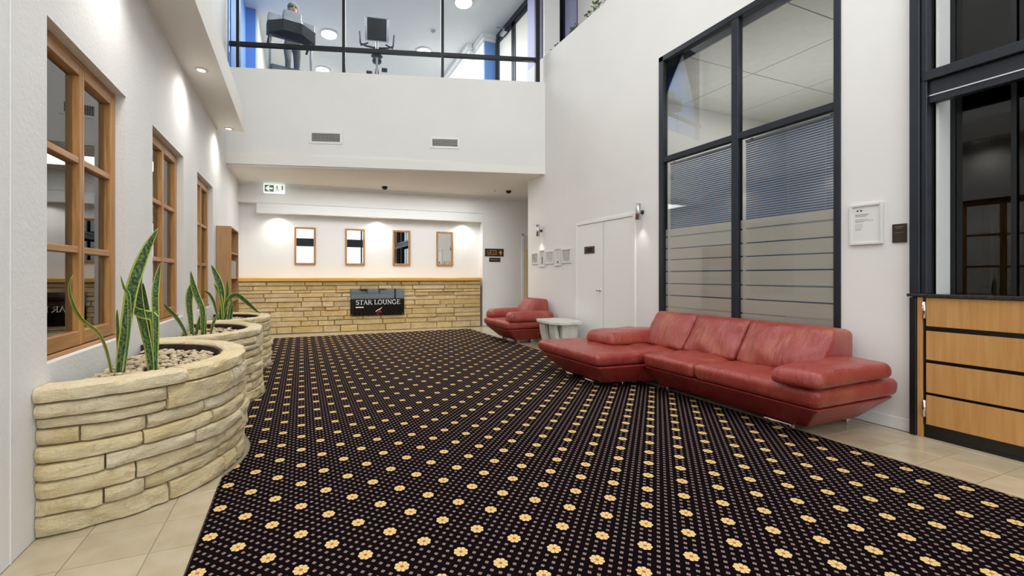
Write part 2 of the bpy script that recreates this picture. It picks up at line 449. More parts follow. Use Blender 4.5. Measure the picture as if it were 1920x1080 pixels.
# ---- left wall with three casement openings
WIN = [(2.754, 3.807), (4.421, 5.494), (6.19, 7.234)]; WZ0, WZ1 = .81, 2.545
b = MB(); ys = [-4.2] + [y for w in WIN for y in w] + [10.3]
for i in range(0, len(ys), 2): b.box(XL - .16, XL, ys[i], ys[i + 1], 0, 7.7)
for a, c in WIN: b.box(XL - .16, XL, a, c, 0, WZ0); b.box(XL - .16, XL, a, c, WZ1, 7.7)
struct(b.build('wall_left', 'wall_render'), 'rough white rendered wall with three timber casement windows')
struct(MB().box(XL - .001, XL + .003, 2.458, 2.464, 0, 7.6).build('trim_2', 'trim_white'), 'thin vertical joint bead in the left wall')
for i, (a, c) in enumerate(WIN):
    w = sroot('window_%d' % (i + 1), (XL - .09, (a + c) / 2, WZ0)); w['label'] = ['nearest', 'middle', 'farthest'][i] + ' brown timber casement window in the left wall'
    x1 = XL - .056; x0 = x1 - .06
    mid = (a + c) / 2
    part(w, 'outer_frame', 'window_wood', boxes=[(x0 - .01, x1 - .006, a, a + .03, WZ0, WZ1), (x0 - .01, x1 - .006, c - .03, c, WZ0, WZ1)], bev=.003)
    part(w, 'head_rail', 'window_wood_h', box=(x0 - .01, x1 - .006, a + .03, c - .03, WZ1 - .035, WZ1), bev=.003)
    part(w, 'sill_board', 'window_wood_h', box=(x0 - .01, x1 + .012, a, c, WZ0, WZ0 + .022), bev=.003)
    for k, (p, q) in enumerate(((a + .032, mid - .002), (mid + .002, c - .032))):
        z0, z1 = WZ0 + .026, WZ1 - .038; sa, sb = (.07, .030) if k == 0 else (.030, .07)
        cs = part(w, 'casement', 'window_wood', boxes=[(x0, x1, p, p + sa, z0, z1), (x0, x1, q - sb, q, z0, z1)], bev=.004)
        part(cs, 'rail', 'window_wood_h', boxes=[(x0, x1, p + sa, q - sb, z0, z0 + .085)], bev=.004)
        part(cs, 'rail', 'window_wood_h', boxes=[(x0, x1, p + sa, q - sb, z1 - .06, z1)], bev=.004)
        zs = [z0 + .085, 1.385, 1.425, 1.92, 1.96, z1 - .06]
        for zb in ((1.385, 1.425), (1.92, 1.96)):
            part(cs, 'glazing_bar', 'window_wood_h', box=(x0 + .008, x1 - .004, p + sa, q - sb, zb[0], zb[1]), bev=.004)
        for r in range(3):
            part(cs, 'pane', 'glass_casement', box=(x0 + .020, x0 + .025, p + sa - .004, q - sb + .004, zs[2 * r] - .004, zs[2 * r + 1] + .004))
# room behind the casements
struct(MB().box(-4.5, -4.4, -1, 10.3, 0, 3.3).build('wall_side', 'wall_white'))
struct(MB().box(-4.5, XL - .16, -1.1, -1, 0, 3.3).build('wall_side', 'wall_white'))
struct(MB().box(-4.5, XL - .16, 10.2, 10.3, 0, 3.3).build('wall_side', 'wall_white'))
struct(MB().box(-4.5, XL - .16, -1, 10.3, 3.2, 3.3).build('ceiling', 'ceiling_white'))

# ---- left bulkhead
b = MB().box(XL, -.775, -4.1, 7.53, 3.49, 3.82)
struct(b.build('trim_3', 'ceiling_white'), 'white bulkhead ledge running along the left wall over the windows')

# ---- back wall, niche, stone cladding
struct(MB(xfB).box(XL - .1, 4.27, .22, .36, 0, 3.5).build('wall_back', 'wall_white'), 'white lit wall with four framed mirrors over stone cladding')
b = MB(xfB); b.box(4.27, 7.6, 0, .36, 0, 3.5); b.box(XL - .05, 4.27, 0, .22, 2.80, 3.5)
struct(b.build('wall_back', 'wall_white'), 'white wall beside the stone cladding with the brown direction signs')
b = MB(xfB).box(-.81, 4.268, .015, .22, 2.59, 2.80)
struct(b.build('trim_4', 'trim_white'), 'white pelmet with downlights above the mirrors')
b = MB(xfB); b.box(XL - .05, 7.6, -.05, 0, 3.17, 3.32); b.box(XL - .05, 7.6, -.09, -.05, 3.21, 3.32)
struct(b.build('trim_5', 'trim_white'), 'white cornice at the top of the back wall')
ws = struct(MB(xfB).box(XL, 4.205, -.012, .22, 0, 1.122).build('wall_stone', 'mortar_dark'), 'honey coloured stone cladding under the timber ledge')
random.seed(5)
z = .0
cz = [.0, .15, .265, .35, .48, .56, .68, .775, .865, .93, 1.03, 1.122]
for k in range(len(cz) - 1):
    x = XL + .02 - random.uniform(0, .2)
    while x < 4.2:
        w = random.uniform(.22, .7) * (1.0 if cz[k + 1] - cz[k] > .1 else 1.15)
        x1 = min(x + w, 4.2)
        if 4.2 - x1 < .12: x1 = 4.2
        xa = max(x, XL + .01)
        if x1 - xa > .06:
            g = .006; z0, z1 = cz[k] + g * .5, cz[k + 1] - g * .5; pr = random.uniform(.022, .05)
            c0, c1 = xa + g, x1 - g; i = .010
            f = lambda: random.uniform(-.006, .006)
            vs = [(c0, 0, z0), (c1, 0, z0), (c1, 0, z1), (c0, 0, z1),
                  (c0 + f() * .5, -.012 - pr * .55, z0 + .002), (c1 + f() * .5, -.012 - pr * .55, z0 + .002), (c1 + f() * .5, -.012 - pr * .55, z1 - .002), (c0 + f() * .5, -.012 - pr * .55, z1 - .002),
                  (c0 + i, -.012 - pr + f(), z0 + i), (c1 - i, -.012 - pr + f(), z0 + i), (c1 - i, -.012 - pr + f(), z1 - i), (c0 + i, -.012 - pr + f(), z1 - i)]
            fs = [(0, 1, 5, 4), (1, 2, 6, 5), (2, 3, 7, 6), (3, 0, 4, 7), (4, 5, 9, 8), (5, 6, 10, 9), (6, 7, 11, 10), (7, 4, 8, 11), (8, 9, 10, 11)]
            MB(xfB).add(vs, fs).build('stone', 'wall_stone', ws)
        x = x1
b = MB(xfB).box(XL, 4.215, -.10, .22, 1.126, 1.205, bev=.012)
struct(b.build('trim_6', 'cap_wood'), 'golden timber ledge capping the stone cladding')
# ---- rear ceiling and upper wall
b = MB().prism([(XL, 8.45), xfU((6.1, 0, 0))[:2], (7.6, 7.0), (7.6, 9.75), (XL, 10.2)], [3.2, 3.262, 3.262, 3.22, 3.22], [3.4] * 5)
struct(b.build('ceiling', 'ceiling_white'), 'low white ceiling of the rear lobby')
LU = SU(XR)
b = MB(xfU).box(-.05, LU + .02, 0, .16, 3.166, 4.89)
struct(b.build('wall_upper', 'wall_white'), 'white wall panel with two air vents below the gym window')
# ---- right wall
RZ = 5.6
WY0, WY1, OZ0, OZ1 = 2.332, 4.42, .62, 4.19
b = MB(); b.box(XR, XR + .14, WY1, 7.975, 0, RZ); b.box(XR, XR + .14, 1.85, WY0, 0, RZ)
b.box(XR, XR + .14, WY0, WY1, 0, OZ0); b.box(XR, XR + .14, WY0, WY1, OZ1, RZ)
struct(b.build('wall_right', 'wall_white'), 'white wall with cupboard doors and dark framed office window')
struct(MB().box(XR - .012, XR, 1.86, 4.86, 0, .1, bev=.003).build('baseboard_right', 'trim_white'))
struct(MB().box(XR - .012, XR, 6.3, 7.97, 0, .1, bev=.003).build('baseboard_right', 'trim_white'))
# ledge on top of the right wall and the wall set back behind it
struct(MB().box(XR + .14, 5.3, -4.2, 8.2, RZ - .12, RZ - .02).build('trim_7', 'trim_white'), 'white planting ledge on top of the right wall')
b = MB(); b.box(5.3, 5.42, -4.2, 7.285, RZ, 7.7); b.box(5.3, 5.42, 7.90, 10, RZ, 7.7); b.box(5.3, 5.42, 7.285, 7.9, 7.45, 7.7)
struct(b.build('wall_setback', 'wall_white'), 'white upper wall set back behind the planting ledge')
w = sroot('window_4', (5.34, 7.6, RZ)); w['label'] = 'dark framed window in the upper set back wall'
part(w, 'frame', 'black_frame', boxes=[(5.28, 5.4, 7.78, 7.9, RZ, 7.45), (5.3, 5.4, 7.285, 7.31, RZ, 7.45)])
part(w, 'pane', 'gym_lavender', box=(5.34, 5.35, 7.31, 7.78, RZ, 7.45))
# corridor end behind the right wall
struct(MB().box(7.5, 7.6, 5.4, 10, 0, 3.4).build('wall_side', 'wall_white'))
struct(MB().box(4.68, 7.6, 7.835, 7.975, 0, 3.3).build('wall_side', 'wall_white'))

# ---- atrium ceiling and entrance front (behind the camera)
struct(MB().box(-1.4, 5.6, -4.3, 8.6, 7.62, 7.75).build('ceiling', 'ceiling_white'))
w = sroot('window_5', (1.7, -4.1, 0)); w['label'] = 'glazed entrance front seen only in the mirrors'
part(w, 'transom', 'charcoal_metal', box=(XL, 5.4, -4.15, -4.02, 2.82, 3.25))
for x in (-1.1, .9, 3.3, 4.5):
    part(w, 'mullion', 'black_frame', box=(x - .04, x + .04, -4.14, -4.03, 0, 7.62))
for i, (xa, xb) in enumerate(((-1.06, .86), (.94, 3.26), (3.34, 4.46))):
    part(w, 'pane', 'glass_clear', box=(xa, xb, -4.09, -4.08, .02, 2.75)); part(w, 'pane', 'glass_clear', box=(xa, xb, -4.09, -4.08, 3.3, 7.62))
struct(MB().box(-30, 30, -40, -4.2, -.3, -.16).build('ground', 'asphalt'))

# ---- gym above the rear lobby
struct(MB().prism([xfU((-.05, .16, 0))[:2], xfU((LU + .6, .16, 0))[:2], (5.2, 14.2), (-1.3, 14.2)], 4.72, 4.9).build('floor', 'mid_plastic'), 'gym floor above the rear lobby')
struct(MB().prism([(-1.3, 8.3), (5.3, 7.0), (5.3, 14.2), (-1.3, 14.2)], 7.4, 7.55).build('ceiling', 'ceiling_white'), 'white gym ceiling with round lamps')
struct(MB().box(-1.3, 5.3, 14.1, 14.2, 4.9, 7.4).build('wall_gym', 'wall_white'))
b = MB(); b.box(XL, -1.1, 8.66, 11.0, 4.9, 7.4); b.box(XL, -.9, 11.0, 11.05, 4.9, 7.4)
struct(b.build('wall_gym', 'gym_blue'), 'blue wall at the left end of the gym')
struct(MB().box(XL, -.86, 11.05, 14.1, 4.9, 7.4).build('wall_gym', 'wall_white'))
b = MB(); b.box(4.24, 5.3, 10.6, 14.1, 4.9, 7.4); b.box(4.4, 4.85, 9.99, 10.6, 4.9, 7.4)
struct(b.build('wall_gym', 'wall_white'), 'white pilaster at the right end of the gym')
struct(MB().box(4.42, 4.76, 9.96, 9.99, 4.9, 7.28).build('trim_8', 'gym_blue'), 'blue painted face of the gym pilaster')
b = MB(); b.box(4.16, 4.3, 10.52, 14.1, 7.26, 7.4); b.box(4.32, 4.86, 9.9, 10.6, 7.3, 7.4); b.box(4.36, 4.86, 9.94, 10.6, 7.22, 7.3)
struct(b.build('trim_9', 'trim_white'), 'white cornice around the gym pilaster')
struct(MB().box(4.6, 4.75, 7.75, 8.1, 4.9, 7.4).build('wall_gym', 'gym_lavender'), 'pale lavender wall end beside the gym doors')
struct(MB().box(4.62, 4.98, 7.45, 7.5, 4.9, 7.6).build('wall_gym', 'wall_white'))
d = sroot('door_3', (4.76, 9.0, 4.9)); d['label'] = 'grey framed glass doors at the right end of the gym'
part(d, 'frame', 'charcoal_metal', boxes=[(4.71, 4.79, 8.1, 9.96, 7.26, 7.4), (4.71, 4.79, 9.88, 9.96, 4.9, 7.26), (4.71, 4.79, 8.1, 8.18, 4.9, 7.26)])
for ya, yb in ((8.2, 9.0), (9.03, 9.86)):
    lf = part(d, 'door_leaf', 'charcoal_metal', boxes=[(4.73, 4.78, ya, ya + .08, 4.92, 7.25), (4.73, 4.78, yb - .08, yb, 4.92, 7.25), (4.73, 4.78, ya, yb, 7.15, 7.25)])
    part(lf, 'pane', 'film_beige', box=(4.75, 4.757, ya + .08, yb - .08, 4.92, 7.15))
part(d, 'door_closer', 'brushed_steel', boxes=[(4.62, 4.71, 9.25, 9.5, 7.14, 7.22), (4.45, 4.66, 9.3, 9.33, 7.22, 7.24)])
struct(MB().box(5.2, 5.3, 8.2, 14, 4.9, 7.4).build('wall_gym', 'ceiling_white'))
# gym glazing
w = sroot('window_6', xfU((2.9, .06, 4.9))); w['label'] = 'dark framed gym window above the white wall panel'
for x, wd in ((-.985, .05), (.775, .055), (2.551, .055), (4.405, .085)):
    s = SU(x); part(w, 'mullion', 'black_frame', xf=xfU, box=(s - wd / 2, s + wd / 2, .03, .11, 4.89, 7.3))
xs = [-1.15, -.985, .775, 2.551, 4.405]
for a, c in zip(xs[:-1], xs[1:]):
    part(w, 'transom', 'black_frame', xf=xfU, box=(SU(a) + .03, SU(c) - .03, .035, .105, 5.30, 5.365))
    part(w, 'pane', 'glass_clear', xf=xfU, box=(SU(a) + .02, SU(c) - .02, .066, .072, 4.89, 5.30)); part(w, 'pane', 'glass_clear', xf=xfU, box=(SU(a) + .02, SU(c) - .02, .066, .072, 5.365, 7.3))

# ---- office behind the right wall window
struct(MB().box(4.68, 8.6, 5.25, 5.35, 0, 4.2).build('wall_office', 'wall_white'))
struct(MB().box(8.5, 8.6, 1.75, 5.3, 0, 4.2).build('wall_office', 'wall_white'))
struct(MB().box(4.68, 8.6, 1.74, 1.84, 0, 4.2).build('wall_office', 'reception_dark'))
oc = struct(MB().box(4.68, 8.6, 1.84, 5.25, 4.07, 4.2).build('ceiling', 'mid_plastic'), 'suspended tile ceiling of the office')
b = MB().box(-.588, .588, -.588, .588, -.012, 0); tm = bpy.data.meshes.new('ceiling_tile'); tm.from_pydata(b.v, [], b.f); tm.materials.append(M['ceiling_tile'])
for i in range(3):
    for j in range(3):
        o = bpy.data.objects.new('ceiling_tile', tm); COL.objects.link(o); o.parent = oc
        o.location = V((5.28 + i * 1.19, 4.655 - j * 1.19, 4.07)) - ORIG[oc.name]
w = sroot('window_7', (XR, 3.37, OZ0)); w['label'] = 'tall dark framed office window in the right wall behind the sofa'
fx0, fx1 = XR - .012, XR + .07
Y0, Y1, YM, ZM = WY0, WY1, 3.34, 2.80
part(w, 'frame', 'charcoal_metal', boxes=[(fx0, fx1, Y0, Y0 + .055, OZ0, OZ1), (fx0, fx1, Y1 - .075, Y1, OZ0, OZ1), (fx0, fx1, Y0, Y1, OZ1 - .07, OZ1), (fx0, fx1, Y0, Y1, OZ0, OZ0 + .05)], bev=.003)
part(w, 'mullion', 'charcoal_metal', box=(fx0 + .004, fx1, YM - .04, YM + .04, OZ0 + .05, OZ1 - .07), bev=.003)
part(w, 'transom', 'charcoal_metal', boxes=[(fx0 + .006, fx1, Y0 + .055, YM - .04, ZM - .035, ZM + .035), (fx0 + .006, fx1, YM + .04, Y1 - .075, ZM - .035, ZM + .035)], bev=.003)
for a, c in ((Y0 + .055, YM - .04), (YM + .04, Y1 - .075)):
    part(w, 'pane', 'glass_office', box=(XR + .03, XR + .036, a, c, ZM + .035, OZ1 - .07))
    pn = part(w, 'pane', 'glass_office', box=(XR + .03, XR + .036, a, c, OZ0 + .05, ZM - .035))
    edges = [.83, .838, .985, .997, 1.140, 1.152, 1.300, 1.312, 1.456, 1.468, 1.602, 1.614, 1.757, 1.769, 1.862]
    zz = [(.83, .832), (.68, .829), (.844, .985), (.999, 1.140), (1.154, 1.300), (1.315, 1.456), (1.471, 1.602), (1.617, 1.757), (1.772, 1.865)]
    for z0, z1 in zz[1:]:
        part(pn, 'frosted_band', 'film_beige', box=(XR + .0375, XR + .0385, a, c, z0, z1))
for k, (a, c) in enumerate(((Y0 + .06, YM - .045), (YM + .045, Y1 - .08))):
    bl = thing('venetian_blind', ['blue grey venetian blind behind the wider office pane nearest the notice', 'blue grey venetian blind behind the office pane nearest the cupboard doors'][k], 'blind', (4.66, (a + c) / 2, .84), 'blinds in the office window')
    part(bl, 'head_rail', 'silver_plastic', box=(4.645, 4.675, a, c, 2.745, 2.762))
    b = MB()
    n = 76
    for i in range(n):
        z = 2.735 - i * .025
        b.add([(4.650, a, z - .010), (4.664, a, z + .010), (4.664, c, z + .010), (4.650, c, z - .010), (4.651, a, z - .011), (4.665, a, z + .009), (4.665, c, z + .009), (4.651, c, z - .011)], [(0, 1, 2, 3), (7, 6, 5, 4), (0, 4, 5, 1), (3, 2, 6, 7)])
    sl = b.build('slats', 'blind_blue', bl); sl['kind'] = 'stuff'
    part(bl, 'ladder_cord', 'silver_plastic', boxes=[(4.648, 4.649, y - .002, y + .002, .85, 2.75) for y in (a + .12, (a + c) / 2, c - .12)])
    for y in (a + .06, c - .08): part(bl, 'clip', 'chrome', box=(4.628, 4.646, y - .012, y + .012, 2.735, 2.765))

# ---- reception opening in the right wall
w = sroot('window_8', (XR, 1.0, 1.1)); w['label'] = 'dark framed reception hatch above the timber counter'
part(w, 'post', 'charcoal_metal', boxes=[(XR - .05, XR + .06, 1.79, 1.85, 1.11, 7.6), (XR - .03, XR + .08, 1.755, 1.79, 1.11, 7.6)], bev=.004)
part(w, 'post', 'black_frame', box=(XR - .05, XR + .06, 1.81, 1.85, 0, 1.08), bev=.004)
part(w, 'transom', 'charcoal_metal', box=(XR - .04, XR + .05, -1.4, 1.775, 2.755, 2.83), bev=.004)
part(w, 'sliding_track', 'charcoal_metal', boxes=[(XR - .0, XR + .06, -1.4, 1.755, 2.585, 2.755)], bev=.003)
part(w, 'track_edge', 'chrome', box=(XR - .006, XR, -1.4, 1.755, 2.637, 2.646))
part(w, 'post', 'charcoal_metal', box=(XR - .05, XR + .06, -1.5, -1.4, 0, 7.6))
struct(MB().box(XR, XR + .14, -4.2, -1.5, 0, 5.6).build('wall_right', 'wall_white'))
struct(MB().box(XR + .065, 4.772, 1.722, 1.739, 1.11, 7.6).build('trim_10', 'trim_white'), 'white jamb panel inside the reception hatch')
w = sroot('window_9', (4.79, .8, 1.11)); w['label'] = 'dark glass screen inside the reception hatch'
for y in (1.708, 1.40, .2):
    part(w, 'mullion', 'black_frame', box=(4.775, 4.80, y - .013, y + .013, 1.11, 5.5))
for a, c in ((1.387, 1.413 + .31), (.213, 1.387), (-1.4, .187)):
    part(w, 'pane', 'glass_dark', box=(4.786, 4.79, a, c - .01, 1.11, 5.5))
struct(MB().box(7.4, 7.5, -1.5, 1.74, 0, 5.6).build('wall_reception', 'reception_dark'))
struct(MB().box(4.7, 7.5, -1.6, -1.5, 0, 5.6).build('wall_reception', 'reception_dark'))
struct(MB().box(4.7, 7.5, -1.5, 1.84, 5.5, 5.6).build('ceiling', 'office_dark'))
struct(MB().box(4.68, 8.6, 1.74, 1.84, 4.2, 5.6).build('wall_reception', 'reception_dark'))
iw = sroot('window_10', (5.6, 1.72, 1.15)); iw['label'] = 'modelled reflection of a small framed window in the dark reception glass'  # reflection in the dark glass, built here as a frame and grey pane
part(iw, 'frame', 'black_frame', boxes=[(5.36, 5.41, 1.71, 1.74, 1.15, 1.83), (5.86, 5.91, 1.71, 1.74, 1.15, 1.83), (5.36, 5.91, 1.71, 1.74, 1.78, 1.83), (5.30, 5.97, 1.66, 1.74, 1.11, 1.15), (5.53, 5.57, 1.71, 1.74, 1.15, 1.78)])
part(iw, 'pane', 'silver_plastic', box=(5.41, 5.86, 1.728, 1.738, 1.15, 1.78))
# ================================================================== THINGS
# ---- sofa
sf = thing('leather_sofa', 'long red leather corner sofa with chaise below the office window', 'sofa', (3.8, 3.3, .006))
LE, LB = 'leather', 'leather_base'
pad(sf, 'base', LB, quadbox([(3.70, 2.13), (4.36, 2.13), (4.36, 3.62), (3.70, 3.62)], .058, [(3.47, 1.93), (4.49, 1.93), (4.49, 3.60), (3.47, 3.60)], .275), .025, seg=(5, 8, 3))
pad(sf, 'base', LB, quadbox([(3.14, 3.86), (4.36, 3.60), (4.36, 4.62), (3.14, 4.62)], .058, [(2.95, 3.69), (4.49, 3.56), (4.49, 4.86), (2.92, 4.86)], .275), .025, seg=(6, 6, 3))
pad(sf, 'seat_slab', LE, quadbox([(3.45, 1.915), (4.50, 1.915), (4.50, 2.96), (3.45, 2.96)], .278, [(3.43, 1.90), (4.50, 1.90), (4.50, 2.955), (3.43, 2.955)], .425), .055, seg=(10, 10, 3), puff=(0, 0, .02), amp=.026, freq=6, seed=1)
pad(sf, 'seat_cushion', LE, quadbox([(3.45, 2.965), (4.40, 2.965), (4.40, 3.585), (3.45, 3.585)], .278, [(3.42, 2.96), (4.40, 2.96), (4.40, 3.575), (3.42, 3.575)], .42), .05, seg=(12, 10, 3), puff=(0, 0, .025), amp=.03, freq=7, seed=4)
pad(sf, 'chaise_cushion', LE, quadbox([(2.93, 3.70), (4.40, 3.60), (4.40, 4.86), (2.91, 4.87)], .278, [(2.91, 3.69), (4.40, 3.585), (4.40, 4.84), (2.89, 4.86)], .415), .055, seg=(14, 12, 3), puff=(0, 0, .02), amp=.026, freq=6, seed=9)
# the three back cushions (front face is the puffed one)
def back(ya, yb, seed, yo=0.0):
    c = [(4.50, yb, .36), (4.50, ya, .36), (4.48, ya, .78), (4.48, yb, .78), (3.93, yb - yo, .40), (3.93, ya + yo, .40), (4.20, ya + yo, .815), (4.20, yb - yo, .815)]
    pad(sf, 'back_cushion', 'leather_back', c, .06, seg=(12, 10, 4), puff=(-.05, 0, .012), amp=.05, freq=6, seed=seed, pw=.8)
back(2.20, 2.93, 2); back(2.935, 3.545, 5); back(3.55, 4.14, 8)
pad(sf, 'arm_pad', LE, quadbox([(3.40, 1.87), (4.38, 1.885), (4.42, 2.28), (3.33, 2.20)], .435, [(3.42, 1.87), (4.36, 1.89), (4.40, 2.27), (3.36, 2.18)], .565), .055, seg=(12, 6, 3), puff=(0, 0, .018), amp=.012, freq=6, seed=3)
pad(sf, 'arm_pad', LE, quadbox([(3.40, 4.02), (4.30, 4.02), (4.30, 4.50), (3.36, 4.50)], .42, [(3.42, 4.05), (4.28, 4.05), (4.28, 4.48), (3.39, 4.48)], .575), .06, seg=(10, 6, 3), puff=(0, 0, .02), amp=.012, freq=6, seed=7)
for (x, y, w, d) in ((3.685, 2.33, .05, .22), (4.32, 2.20, .05, .08), (3.69, 3.52, .05, .14), (3.40, 3.84, .045, .045), (3.125, 4.06, .05, .14), (3.125, 4.44, .05, .14)):
    part(sf, 'foot', 'chrome', box=(x - w / 2, x + w / 2, y - d / 2, y + d / 2, .0065, .062), bev=.008, seg=2)

# ---- armchair
ac = thing('leather_armchair', 'red leather armchair with padded arms beside the white side table', 'armchair', (3.95, 7.3, .006))
pad(ac, 'base', LB, quadbox([(3.72, 6.98), (4.34, 6.98), (4.34, 7.66), (3.72, 7.66)], .06, [(3.48, 6.84), (4.48, 6.84), (4.48, 7.84), (3.48, 7.84)], .275), .025, seg=(5, 5, 3))
pad(ac, 'seat_cushion', LE, quadbox([(3.46, 6.84), (4.42, 6.84), (4.42, 7.84), (3.46, 7.84)], .278, [(3.43, 6.83), (4.42, 6.83), (4.42, 7.85), (3.43, 7.85)], .42), .06, seg=(8, 10, 3), puff=(0, 0, .025), amp=.014, freq=6, seed=21)
pad(ac, 'arm_pad', LE, quadbox([(3.50, 6.78), (4.46, 6.80), (4.46, 7.06), (3.52, 7.10)], .41, [(3.52, 6.80), (4.44, 6.82), (4.44, 7.04), (3.56, 7.08)], .585), .07, seg=(10, 5, 3), puff=(0, 0, .02), amp=.01, freq=6, seed=22)
pad(ac, 'arm_pad', LE, quadbox([(3.50, 7.60), (4.46, 7.62), (4.46, 7.90), (3.48, 7.88)], .41, [(3.52, 7.62), (4.44, 7.64), (4.44, 7.88), (3.52, 7.86)], .585), .07, seg=(10, 5, 3), puff=(0, 0, .02), amp=.01, freq=6, seed=23)
c = [(4.50, 7.58, .36), (4.50, 7.04, .36), (4.48, 7.06, .80), (4.48, 7.56, .80), (3.96, 7.56, .40), (3.96, 7.08, .40), (4.16, 7.08, .83), (4.16, 7.55, .83)]
pad(ac, 'back_cushion', 'leather_back', c, .07, seg=(10, 10, 4), puff=(-.05, 0, .01), amp=.02, freq=5.5, seed=24, pw=.8)
for (x, y) in ((3.78, 7.06), (3.78, 7.55), (4.30, 7.06), (4.30, 7.55)):
    part(ac, 'foot', 'chrome', box=(x - .03, x + .03, y - .06, y + .06, .0005 if x > 3.8 else .0065, .07), bev=.008, seg=2)

# ---- white side table
tb = thing('side_table', 'white stone side table with curved pedestal between armchair and sofa', 'table', (4.08, 6.22, 0))
part(tb, 'table_top', 'marble_white', prism=([(3.90, 5.84), (4.34, 5.84), (4.42, 6.05), (4.42, 6.40), (4.30, 6.60), (3.92, 6.60), (3.84, 6.42), (3.82, 6.02)], .455, .492))
def panel(pts, y0, y1):   # curved solid leg: pts = outer profile (x,z), extruded y
    b = MB(); n = len(pts); vs = [(x, y0, z) for x, z in pts] + [(x, y1, z) for x, z in pts]
    b.add(vs, [tuple(range(n)), tuple(reversed(range(n, 2 * n)))] + [(i, (i + 1) % n, n + (i + 1) % n, n + i) for i in range(n)]); return b
o = [(3.90, .455), (3.905, .36), (3.925, .24), (3.965, .11), (4.02, .0), (4.24, .0), (4.29, .11), (4.33, .24), (4.35, .36), (4.355, .455)]
i = [(4.30, .455), (4.29, .36), (4.27, .25), (4.23, .13), (4.19, .06), (4.06, .06), (4.02, .13), (3.985, .25), (3.965, .36), (3.955, .455)]
panel(o + i, 5.98, 6.16).build('pedestal', 'marble_white', tb); panel(o + i, 6.28, 6.46).build('pedestal', 'marble_white', tb)
b = MB(); b.add([(4.045, 5.95, 0), (4.215, 5.95, 0), (4.215, 6.49, 0), (4.045, 6.49, 0), (4.0, 5.91, .455), (4.26, 5.91, .455), (4.26, 6.53, .455), (4.0, 6.53, .455)], [(0, 3, 2, 1), (4, 5, 6, 7), (0, 1, 5, 4), (1, 2, 6, 5), (2, 3, 7, 6), (3, 0, 4, 7)])
b.build('pedestal_web', 'marble_white', tb)

